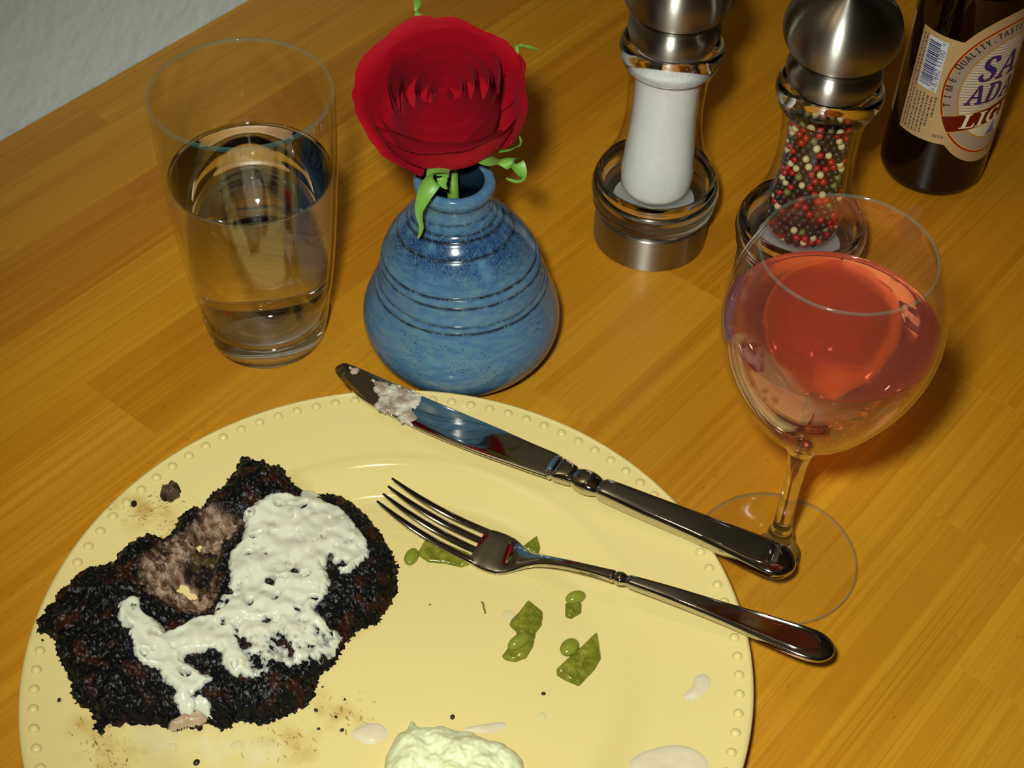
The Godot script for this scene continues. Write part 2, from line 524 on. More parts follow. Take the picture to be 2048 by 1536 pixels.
func make_plate_texture() -> void:
	var s := 1400
	var im := Image.create(s, s, false, Image.FORMAT_RGB8)
	im.fill(plate_cream())
	rng.seed = 11
	var brown := Color(0.30, 0.17, 0.06)
	var st := mm(STAINS)
	for i in st.size():
		var c: Vector2 = st[i]
		var whitish: bool = i in [13, 14, 18]
		if whitish:
			for k in 26:
				var q := plate_uv(c + Vector2(rng.randfn(0, 0.0045), rng.randfn(0, 0.003))) * s
				soft_dot(im, q.x, q.y, rng.randf_range(10, 24), Color(0.90, 0.84, 0.68), 0.16)
			continue
		var faint: bool = i >= 16
		for k in 9:
			var q := plate_uv(c + Vector2(rng.randfn(0, 0.005), rng.randfn(0, 0.003))) * s
			soft_dot(im, q.x, q.y, rng.randf_range(8, 26), Color(0.70, 0.52, 0.24), 0.13)
		for k in (8 if faint else 26):
			# short scraped strokes
			var q := plate_uv(c + Vector2(rng.randfn(0, 0.0055), rng.randfn(0, 0.0042))) * s
			var a := rng.randfn(-0.35, 0.5) if i < 4 else rng.randfn(1.0, 0.5)
			var length := 1.0 + 13.0 * pow(rng.randf(), 2.5)
			var wd := rng.randf_range(0.9, 2.0)
			var al := rng.randf_range(0.06, 0.36) * (0.5 if faint else 1.0)
			for z in int(length):
				soft_dot(im, q.x + cos(a) * z, q.y + sin(a) * z, wd, brown, al)
				a += rng.randfn(0, 0.06)
	M["plate_texture"] = ImageTexture.create_from_image(im)


func make_vase_texture() -> void:
	var w := 1024
	var h := 512
	var na := noise(31, 0.012, 4)
	var nb := noise(32, 0.14, 2)
	var nc := noise(33, 0.03, 3)
	var data := PackedByteArray()
	data.resize(w * h * 3)
	for y in h:
		var hh := 1.0 - float(y) / h          # 0 at the foot, 1 at the mouth
		for x in w:
			var th := TAU * x / w
			var px := cos(th) * 160.0
			var pz := sin(th) * 160.0
			var a := na.get_noise_3d(px, pz, y * 0.9)
			var b := nb.get_noise_3d(px * 3.0, pz * 3.0, y * 1.3)
			var c := nc.get_noise_3d(px, pz, y * 2.5)
			var col := Color(0.33, 0.475, 0.55).lerp(Color(0.27, 0.41, 0.56), clampf(0.5 + c * 1.3, 0.0, 1.0))
			col = col.lerp(Color(0.40, 0.52, 0.55), clampf(a * 1.2, 0.0, 0.6))
			# the shoulder's darker blue wash, broken into specks
			var shoulder := exp(-pow((hh - 0.78) / 0.085, 2.0)) * clampf(0.40 + a * 1.5 + 0.55 * cos(th - 1.5), 0.0, 1.0)
			col = col.lerp(Color(0.08, 0.17, 0.33), clampf(shoulder * (0.75 + b * 1.6), 0.0, 0.92))
			# brown-black line that the glaze breaks to in each throwing groove
			var line := groove(hh * 102.0, th).y * clampf(0.80 + b * 1.3 + c * 1.0, 0.0, 1.0)
			col = col.lerp(Color(0.075, 0.075, 0.085), clampf(line, 0.0, 0.85))
			if b > 0.42 and a > 0.12 and hh < 0.42:
				col = col.lerp(Color(0.06, 0.10, 0.20), 0.7)
			var i := (y * w + x) * 3
			data[i] = int(clampf(col.r, 0, 1) * 255)
			data[i + 1] = int(clampf(col.g, 0, 1) * 255)
			data[i + 2] = int(clampf(col.b, 0, 1) * 255)
	M["vase_texture"] = ImageTexture.create_from_image(Image.create_from_data(w, h, false, Image.FORMAT_RGB8, data))


# throwing grooves: how deep (x) and how dark with broken glaze (y) the wall is at height h mm, angle th
func groove(h: float, th: float) -> Vector2:
	var out := Vector2.ZERO
	if h < 40.0 or h > 99.0:
		return out
	for g in [[46.0, 1.0, 0.9, 1.0], [50.5, 0.7, 0.5, 2.2], [58.0, 0.9, 0.85, 0.3], [62.5, 0.9, 0.9, 0.9], [69.0, 0.25, 0.1, 3.0], [77.0, 0.8, 0.9, 1.4], [82.5, 0.9, 1.0, 0.6], [86.0, 0.6, 0.7, 2.0], [89.0, 0.5, 0.5, 1.0], [96.6, 0.5, 0.9, 0.0]]:
		var hg: float = g[0] + (1.1 * sin(th + g[3]) + 0.35 * sin(2.0 * th - g[3]) if g[0] < 95.0 else 0.0)
		var d := h - hg
		if absf(d) > 4.0:
			continue
		out.x += g[1] * (exp(-d * d / 0.35) - 0.45 * exp(-(d - 1.7) * (d - 1.7) / 2.0))
		out.y = maxf(out.y, g[2] * exp(-d * d / 0.30))
	return out


# ------------------------------------------------------------------ outline helpers
func seg_dist(p: Vector2, poly: Array) -> float:
	var best := 1e9
	var inside := false
	var k := poly.size()
	for i in k:
		var a: Vector2 = poly[i]
		var b: Vector2 = poly[(i + 1) % k]
		var ab := b - a
		var t := clampf((p - a).dot(ab) / maxf(ab.length_squared(), 1e-12), 0.0, 1.0)
		best = minf(best, (p - a - ab * t).length_squared())
		if (a.y > p.y) != (b.y > p.y) and p.x < (b.x - a.x) * (p.y - a.y) / (b.y - a.y) + a.x:
			inside = not inside
	return sqrt(best) if inside else -sqrt(best)


class Field:
	var o: Vector2
	var step: float
	var nx: int
	var nz: int
	var a := PackedFloat32Array()

	func at(p: Vector2) -> float:
		var x := clampf((p.x - o.x) / step, 0.0, nx - 1.001)
		var z := clampf((p.y - o.y) / step, 0.0, nz - 1.001)
		var i := int(x)
		var j := int(z)
		var u := x - i
		var w := z - j
		var k := j * nx + i
		return lerpf(lerpf(a[k], a[k + 1], u), lerpf(a[k + nx], a[k + nx + 1], u), w)


func field(poly: Array, lo: Vector2, hi: Vector2, step: float) -> Field:
	var f := Field.new()
	f.o = lo
	f.step = step
	f.nx = int(ceil((hi.x - lo.x) / step)) + 2
	f.nz = int(ceil((hi.y - lo.y) / step)) + 2
	f.a.resize(f.nx * f.nz)
	for j in f.nz:
		for i in f.nx:
			f.a[j * f.nx + i] = seg_dist(lo + Vector2(i, j) * step, poly)
	return f


# corners of an outline cut twice, for things that have flowed
func rounded(outline: Array) -> Array:
	var p := outline
	for turn in 2:
		var q := []
		var k := p.size() / 2
		for i in k:
			var a := Vector2(p[i * 2], p[i * 2 + 1])
			var b := Vector2(p[(i + 1) % k * 2], p[(i + 1) % k * 2 + 1])
			for t in [0.25, 0.75]:
				var m := a.lerp(b, t)
				q.append(m.x)
				q.append(m.y)
		p = q
	return p


# height of the plate's upper side over the table at r from its centre
func plate_y(r: float) -> float:
	var t := clampf((r - 0.083) / 0.023, 0.0, 1.0)
	return 0.005 + 0.0065 * t * t * (3.0 - 2.0 * t) + maxf(r - 0.106, 0.0) * 0.17


func bounds(poly: Array) -> Rect2:
	var r := Rect2(poly[0], Vector2.ZERO)
	for p in poly:
		r = r.expand(p)
	return r


# surface over a grid of heights; where keep is false nothing is built
func height_mesh(lo: Vector2, nx: int, nz: int, cell: float, hgt: PackedFloat32Array, keep: PackedByteArray, cols: PackedColorArray, at: Vector3, warp := 0.0) -> ArrayMesh:
	var mb := MB.new()
	var wn := noise(300, 420.0, 2)
	var id := PackedInt32Array()
	id.resize(nx * nz)
	id.fill(-1)
	for j in nz:
		for i in nx:
			var k := j * nx + i
			if not keep[k]:
				continue
			var hx := hgt[j * nx + mini(i + 1, nx - 1)] - hgt[j * nx + maxi(i - 1, 0)]
			var hz := hgt[mini(j + 1, nz - 1) * nx + i] - hgt[maxi(j - 1, 0) * nx + i]
			var pos := Vector3(lo.x + i * cell, hgt[k], lo.y + j * cell)
			if warp > 0.0 and hgt[k] > plate_y(Vector2(pos.x, pos.z).length()) + 0.001:
				var q := Vector3(pos.x, pos.y * 1.5, pos.z)
				pos.x += warp * wn.get_noise_3dv(q)
				pos.z += warp * wn.get_noise_3dv(q + Vector3(1, 2, 3))
			id[k] = mb.add(pos - at, Vector3(-hx, 2.0 * cell, -hz).normalized(), Vector2(i, j) / 100.0, cols[k])
	for j in nz - 1:
		for i in nx - 1:
			var a := id[j * nx + i]
			var b := id[j * nx + i + 1]
			var c := id[(j + 1) * nx + i + 1]
			var d := id[(j + 1) * nx + i]
			if a >= 0 and b >= 0 and c >= 0:
				mb.tri(a, b, c)
			if a >= 0 and c >= 0 and d >= 0:
				mb.tri(a, c, d)
	return mb.mesh()


# a low lump with the given outline (mm, from the plate's centre), lying on the plate or on a level base
func lump(outline: Array, thick: float, edge: float, rough: float, grain: float, colour_a: Color, colour_b: Color, sd: int, level := -1.0, cell := 0.0005, jag := 0.0) -> Array:
	var poly := mm(outline)
	var r := bounds(poly).grow(0.002)
	var nx := int(r.size.x / cell) + 2
	var nz := int(r.size.y / cell) + 2
	var f := field(poly, r.position, r.end, maxf(cell * 2.0, 0.0008))
	var n1 := noise(sd, 1.0 / grain, 3)
	var n2 := noise(sd + 1, 1.0 / (grain * 3.0), 2)
	var centre := r.get_center()
	var base := level if level >= 0.0 else plate_y(centre.length())
	var at := Vector3(PLATE.x + centre.x, base, PLATE.y + centre.y)
	var hgt := PackedFloat32Array()
	var keep := PackedByteArray()
	var cols := PackedColorArray()
	for j in nz:
		for i in nx:
			var p := r.position + Vector2(i, j) * cell
			var sdist := f.at(p) + jag * n1.get_noise_2d(p.x + 3.0, p.y)
			var y0 := level if level >= 0.0 else plate_y(p.length())
			var t := clampf(sdist / edge, -1.0, 1.0)
			var dome := sqrt(maxf(1.0 - (1.0 - t) * (1.0 - t), 0.0)) if t > 0.0 else t
			var a := n1.get_noise_2d(p.x, p.y)
			var b := n2.get_noise_2d(p.x, p.y)
			hgt.append(y0 + thick * dome + (rough * (a + b * 1.2) * clampf(t + 0.1, 0.0, 1.0)))
			keep.append(1 if sdist > -cell * 1.5 else 0)
			cols.append(colour_a.lerp(colour_b, clampf(0.5 + a * 0.9 + b * 0.9, 0.0, 1.0)))
	var o3 := Vector3(centre.x, base, centre.y)
	return [height_mesh(r.position, nx, nz, cell, hgt, keep, cols, o3), at]


# ------------------------------------------------------------------ room and table
func build_room() -> void:
	# table axes: u along the wall, v away from it
	var turn := deg_to_rad(52.0)
	var room := Basis(Vector3.UP, turn)
	var corner := Vector3(-0.279, 0, -0.669)
	var t := Transform3D(room, corner)
	var wall := obj("wall_left", box_mesh(Vector3(5.0, 2.6, 0.12)), M["wall_paint"])
	wall.transform = t * Transform3D(Basis(), Vector3(0.2, 0.55, -0.0605))
	structure(wall)
	var others := [["wall_right", Vector3(5.0, 2.6, 0.12), Vector3(0.2, 0.55, 3.8)], ["wall_back", Vector3(0.12, 2.6, 3.8), Vector3(2.64, 0.55, 1.87)], ["wall_front", Vector3(0.12, 2.6, 3.8), Vector3(-2.24, 0.55, 1.87)]]
	for w in others:
		var o := obj(w[0], box_mesh(w[1]), M["wall_paint"])
		o.transform = t * Transform3D(Basis(), w[2])
		structure(o)
	var c := obj("ceiling", box_mesh(Vector3(5.0, 0.1, 4.0)), M["ceiling_paint"])
	c.transform = t * Transform3D(Basis(), Vector3(0.2, 1.85, 1.87))
	structure(c)
	var f := obj("floor", box_mesh(Vector3(5.0, 0.1, 4.0)), M["floor_wood"])
	f.transform = t * Transform3D(Basis(), Vector3(0.2, -0.80, 1.87))
	structure(f)

	var table := thing("dining_table", "glossy honey-coloured wooden table of butcher-block strips against the pale wall", "table")
	table.transform = t
	rng.seed = 4
	var u0 := -0.60
	var u1 := 0.95
	var pitch := 0.0475
	var joints := {4: [-0.085], 6: [0.145], 7: [0.155], 10: [0.185], 12: [0.042]}
	var v := 0.0
	var row := 0
	while v < 0.9:
		var next := 0.03 if row == 0 else v + pitch
		var width := next - v
		var cuts := [u0]
		var js: Array = joints.get(row, [[-0.42, 0.62], [-0.33, 0.55], [-0.5, 0.4], [-0.38, 0.7]][row % 4])
		for q in js:
			cuts.append(q)
		cuts.append(u1)
		for k in cuts.size() - 1:
			var a: float = cuts[k]
			var b: float = cuts[k + 1]
			plank(table, a, b, v, width, row, k)
		v = next
		row += 1
	# the frame under the top
	var under := Vector3((u0 + u1) / 2, 0, v / 2)
	for s in [-1.0, 1.0]:
		obj("apron", box_mesh(Vector3(u1 - u0 - 0.14, 0.08, 0.022), 0.002), M["table_frame"], table, under + Vector3(0, -0.0701, s * (v / 2 - 0.06)))
		obj("apron", box_mesh(Vector3(0.022, 0.08, v - 0.14), 0.002), M["table_frame"], table, under + Vector3(s * ((u1 - u0) / 2 - 0.06), -0.0701, 0))
		for z in [-1.0, 1.0]:
			obj("leg", box_mesh(Vector3(0.06, 0.72, 0.06), 0.004), M["table_frame"], table, under + Vector3(s * ((u1 - u0) / 2 - 0.06), -0.3902, z * (v / 2 - 0.06)))


func plank(table: Node3D, a: float, b: float, v: float, width: float, row: int, k: int) -> void:
	var gap := 0.00002
	var size := Vector3(b - a - gap * 2.0, 0.03, width - gap * 2.0)
	var mesh := MB.new()
	var h := size * 0.5
	var bev := 0.00007
	var off := Vector2(rng.randf(), 0.0)
	var top := [Vector2(-h.x, -h.z), Vector2(h.x, -h.z), Vector2(h.x, h.z), Vector2(-h.x, h.z)]
	var t0 := mesh.v.size()
	for p in top:
		var q: Vector2 = p - p.sign() * bev
		mesh.add(Vector3(q.x, 0, q.y), Vector3.UP, Vector2(q.x / 0.62, q.y / 0.0475 + 0.5) + off)
	mesh.quad(0, 1, 2, 3)
	for i in 4:
		var p: Vector2 = top[i]
		var q: Vector2 = top[(i + 1) % 4]
		var d := (q - p).normalized()
		var n := Vector3(d.y, 0, -d.x)
		var pi: Vector2 = p - p.sign() * bev
		var qi: Vector2 = q - q.sign() * bev
		var e := mesh.v.size()
		var nb := (n + Vector3.UP).normalized()
		for w in [Vector3(pi.x, 0, pi.y), Vector3(qi.x, 0, qi.y), Vector3(q.x, -bev, q.y), Vector3(p.x, -bev, p.y)]:
			mesh.add(w, nb, Vector2(w.x / 0.62, w.z / 0.0475 + 0.5) + off)
		mesh.quad(e, e + 1, e + 2, e + 3)
		e = mesh.v.size()
		for w in [Vector3(p.x, -bev, p.y), Vector3(q.x, -bev, q.y), Vector3(q.x, -0.03, q.y), Vector3(p.x, -0.03, p.y)]:
			mesh.add(w, n, Vector2(w.x / 0.62, w.z / 0.0475 + 0.5 + w.y * 3.0) + off)
		mesh.quad(e, e + 1, e + 2, e + 3)
	var e2 := mesh.v.size()
	for p in top:
		mesh.add(Vector3(p.x, -0.03, p.y), Vector3.DOWN, Vector2(p.x / 0.62, p.y / 0.0475) + off)
	mesh.quad(e2, e2 + 1, e2 + 2, e2 + 3)
	var pick := {2: 2, 3: 3, 4: 2 if k else 0, 5: 1, 6: 1, 10: 0, 12: 3}
	var tone: int = pick.get(row, rng.randi() % 4)
	var m: Material = M["plank_wood_%d_%d" % [(row * 3 + k * 2 + 1) % 4, tone]]
	obj("plank", mesh.mesh(), m, table, Vector3((a + b) / 2, 0, v + width / 2))


func build_lamp() -> void:
	var at := Vector3(-0.067, 1.15, -0.62)
	var lamp := thing("pendant_lamp", "small round white pendant bulb hanging over the far side of the table", "lamp", at)
	obj("globe", lathe(smooth(mm([0, -20, 9, -18, 16.5, -11, 20, 0, 18.5, 10, 15.5, 24, 14.5, 38, 14, 45])), 40), M["bulb"], lamp)
	obj("socket", lathe(smooth(mm([16, 43, 17, 50, 16, 75, 8, 82, 0, 83]), 4), 32), M["brushed_steel"], lamp)
	obj("cord", lathe(mm([0, 82, 2.5, 82, 2.5, 648, 0, 648]), 12), M["floor_wood"], lamp)


# ------------------------------------------------------------------ plate and cutlery
func build_plate() -> void:
	var plate := thing("dinner_plate", "round cream-yellow dinner plate with a beaded rim in front of the vase", "plate", Vector3(PLATE.x, 0, PLATE.y))
	var prof := []
	prof.append(Vector2(0, 0.0015))
	for q in [[80, 1.5], [82, 0.2], [85, 0.2], [87, 1.8], [104, 6.5], [124, 10.5], [137, 13.8], [139.4, 14.8]]:
		prof.append(Vector2(q[0], q[1]) * 0.001)
	var edge := plate_y(0.139)
	for k in 7:
		var a := -PI / 2 + PI * k / 6.0
		prof.append(Vector2(0.1386 + 0.0014 * cos(a), edge - 0.0012 + 0.0012 * sin(a)))
	for k in range(90, -1, -1):
		var r := 0.1385 * k / 90.0
		prof.append(Vector2(r, plate_y(r)))
	var mb := MB.new()
	lathe_into(mb, prof, 200, 50.0)
	for i in mb.v.size():
		mb.uv[i] = plate_uv(Vector2(mb.v[i].x, mb.v[i].z))
	obj("dish", mb.mesh(), M["plate_glaze"], plate)
	# beads round the rim
	var bead := MB.new()
	var dome := []
	for k in 7:
		var a := PI / 2 * k / 6.0
		dome.append(Vector2(0.00215 * cos(a), 0.0020 * sin(a) - 0.0003))
	dome[6].x = 0.0
	lathe_into(bead, dome, 18)
	var shape := bead.mesh()
	var count := 98
	var under := mm(STEAK)
	for k in count:
		var a := TAU * (k + 0.35) / count
		if seg_dist(Vector2(cos(a), sin(a)) * 0.1345, under) > -0.0026:
			continue                                  # hidden under the steak
		var b := obj("bead", shape, M["bead_glaze"], plate, Vector3(0.1345 * cos(a), plate_y(0.1345), 0.1345 * sin(a)))
		b.rotation = Vector3(0, 0, 0)


# bar along s with half widths etc.; frame: origin at the tip, e along, n across towards the viewer
func along(o: Vector3, e: Vector3, n: Vector3, s: float, w: float, y: float) -> Vector3:
	return o + e * s * 0.001 + n * w * 0.001 + Vector3.UP * y * 0.001


func bar(e: Vector3, n: Vector3, rows: Array, per := 5) -> Array:
	# rows: [s, w, y, half width, half thickness, exponent] in mm, from the tip
	var out := []
	var k := rows.size()
	for i in k - 1:
		for q in (per if i < k - 1 else 1):
			var t := float(q) / per
			var r := []
			for z in 6:
				r.append(lerpf(rows[i][z], rows[i + 1][z], t) if per < 2 else cubic_interpolate(rows[i][z], rows[i + 1][z], rows[maxi(i - 1, 0)][z], rows[mini(i + 2, k - 1)][z], t))
			out.append(r)
	out.append(rows[k - 1])
	var st := []
	for i in out.size():
		var a: Array = out[maxi(i - 1, 0)]
		var b: Array = out[mini(i + 1, out.size() - 1)]
		var d: Vector3 = (e * (b[0] - a[0]) + Vector3.UP * (b[2] - a[2])).normalized()
		var up := n.cross(d)
		if up.y < 0:
			up = -up
		var r: Array = out[i]
		st.append([e * r[0] * 0.001 + n * r[1] * 0.001 + Vector3.UP * r[2] * 0.001, n, up, maxf(r[3], 0.02) * 0.001, maxf(r[4], 0.02) * 0.001, r[5]])
	return st


func build_knife() -> void:
	var tip := Vector3(-0.0794, 0.0, -0.4939)
	var end := Vector3(0.1187, 0.0, -0.3929)
	var e := (end - tip).normalized()
	var n := Vector3(-e.z, 0, e.x)
	var knife := thing("table_knife", "polished steel table knife with a smeared blade lying across the far rim of the plate", "knife", tip)
	var edges := [[0.0, -1.6, 0.6], [0.8, -3.6, 1.8], [2.2, -4.8, 3.0], [6, -5.0, 5.0], [10, -5.0, 6.8], [21, -4.8, 10.6], [37, -4.4, 12.4], [53, -4.4, 13.3], [69, -4.5, 13.1], [83, -4.5, 12.4], [100, -4.1, 11.0], [110, -4.2, 10.1], [113.5, -3.4, 9.6]]
	var rows := []
	for q in edges:
		var s: float = q[0]
		rows.append([s, (q[1] + q[2]) / 2.0, 18.6 + s * 0.008, (q[2] - q[1]) / 2.0, 0.9 if s > 3.0 else 0.5, 5.0])
	obj("blade", loft(bar(e, n, rows, 4), 44), M["polished_steel"], knife)
	var y := 19.9
	obj("bolster", loft(bar(e, n, [[110.5, 3.2, y, 5.2, 1.6, 3.5], [113, 3.4, y, 6.4, 2.6, 3.5], [114.2, 3.4, y, 5.6, 2.2, 3.5], [115.4, 3.5, y, 5.9, 2.8, 3.5], [120, 3.6, y, 5.1, 3.0, 3.2], [122.2, 3.7, y, 4.7, 2.8, 3.0]], 5), 36), M["polished_steel"], knife)
	obj("collar", loft(bar(e, n, [[121.8, 3.7, y, 3.9, 2.4, 2.5], [123.5, 3.7, y, 4.6, 3.0, 2.6], [125.5, 3.8, y, 5.2, 3.5, 2.8], [129, 3.8, y, 5.5, 3.7, 2.8], [132, 3.8, y, 5.1, 3.4, 2.6], [134.5, 3.8, y, 4.2, 2.6, 2.4]], 5), 36), M["polished_steel"], knife)
	obj("handle", loft(bar(e, n, [[133.8, 3.8, y, 3.8, 2.3, 2.6], [135.4, 3.8, y, 4.3, 3.0, 3.2], [138, 3.7, y, 4.9, 3.4, 4.0], [156, 3.5, y + 0.2, 5.8, 3.3, 4.2], [179, 2.8, y + 0.4, 6.6, 3.2, 4.2], [200, 2.7, y + 0.6, 7.9, 3.1, 4.0], [210, 2.8, y + 0.8, 8.6, 3.1, 3.6], [216, 2.8, y + 0.8, 8.2, 3.0, 3.0], [219.5, 2.8, y + 0.8, 6.2, 2.6, 2.5], [221.6, 2.8, y + 0.8, 3.0, 1.6, 2.2], [222.2, 2.8, y + 0.8, 0.8, 0.5, 2.0]], 5), 44), M["polished_steel"], knife)
	for s in [-1.0, 1.0]:
		var pts := []
		var rad := []
		for k in 22:
			var t := k / 21.0
			var ss := 183.0 + 32.5 * t
			var w: float = 2.8 + s * (5.1 + 1.7 * t - 4.6 * pow(t, 9.0))
			pts.append(along(Vector3.ZERO, e, n, ss, w, y + 3.85 - 0.25 * t))
			rad.append(0.00042 * (0.25 + 0.75 * minf(t * 4.0, 1.0)))
		obj("thread_moulding", tube(pts, rad, 8), M["polished_steel"], knife)


func build_fork() -> void:
	var tip := Vector3(-0.0513, 0.0, -0.4226)
	var end := Vector3(0.1277, 0.0, -0.3492)
	var e := (end - tip).normalized()
	var n := Vector3(-e.z, 0, e.x)
	var fork := thing("dinner_fork", "polished steel four-tined fork lying tines up on the plate, handle over its rim", "fork", tip)
	var ys := [[0.0, 21.0], [10, 15.6], [20, 11.6], [30, 8.9], [40, 7.3], [48, 6.6], [56, 6.5], [63, 8.3], [70, 11.8], [80, 15.6], [90, 17.9], [104, 19.6]]
	for k in 4:
		var w := 6.8 - 4.55 * k
		var rows := []
		for q in ys.slice(0, 7):
			var s: float = q[0]
			var t := s / 48.0
			var wide := lerpf(0.8, 1.7, minf(t * 2.2, 1.0))
			rows.append([s + (0.3 if k in [1, 2] else -0.2), w * lerpf(1.0, 1.22, t), q[1], wide if s > 0 else 0.5, lerpf(0.5, 1.0, minf(t * 2.0, 1.0)) if s > 0 else 0.35, 2.4])
		obj("tine", loft(bar(e, n, rows, 4), 16), M["polished_steel"], fork)
	obj("root", loft(bar(e, n, [[43.0, 0, 7.05, 8.9, 0.8, 4.0], [46, 0, 6.8, 10.2, 1.1, 4.0], [52, 0, 6.5, 10.6, 1.15, 4.0], [57, 0, 6.7, 9.6, 1.2, 3.6], [61, 0, 7.6, 7.4, 1.3, 3.2], [65, 0, 9.3, 4.9, 1.4, 3.0], [69, 0, 11.4, 3.4, 1.5, 2.8], [74, 0, 13.6, 2.6, 1.6, 2.8], [82, 0, 16.2, 2.1, 1.6, 2.8], [92, 0, 18.4, 2.1, 1.6, 3.0], [100, 0, 19.7, 2.4, 1.7, 3.0], [102.5, 0, 20.0, 2.7, 1.9, 2.8], [103.6, 0, 20.1, 2.2, 1.5, 2.6]], 5), 32), M["polished_steel"], fork)
	obj("collar", loft(bar(e, n, [[103.0, 0, 20.1, 1.9, 1.4, 2.4], [104.4, 0, 20.2, 2.6, 2.0, 2.5], [106, 0, 20.3, 2.9, 2.2, 2.6], [107.6, 0, 20.4, 2.5, 1.9, 2.5], [109.2, 0, 20.5, 1.9, 1.4, 2.4]], 5), 28), M["polished_steel"], fork)
	obj("handle", loft(bar(e, n, [[108.8, 0, 20.5, 1.9, 1.4, 2.6], [109.8, 0, 20.6, 2.3, 1.9, 3.0], [112, 0, 20.8, 2.6, 2.1, 3.6], [130, 0, 22.0, 3.6, 2.1, 4.0], [150, 0, 22.6, 4.8, 2.0, 4.0], [168, 0, 22.8, 6.4, 2.0, 3.8], [180, 0, 22.9, 7.4, 2.0, 3.4], [187, 0, 23.0, 7.1, 2.0, 2.9], [191, 0, 23.0, 5.6, 1.8, 2.5], [193.4, 0, 23.0, 3.0, 1.3, 2.2], [194.2, 0, 23.0, 0.8, 0.5, 2.0]], 5), 40), M["polished_steel"], fork)
	for s in [-1.0, 1.0]:
		var pts := []
		var rad := []
		for k in 22:
			var t := k / 21.0
			pts.append(along(Vector3.ZERO, e, n, 154.0 + 34.0 * t, s * (3.6 + 2.3 * t - 4.3 * pow(t, 9.0)), 24.75 + 0.15 * t))
			rad.append(0.00038 * (0.25 + 0.75 * minf(t * 4.0, 1.0)))
		obj("thread_moulding", tube(pts, rad, 8), M["polished_steel"], fork)


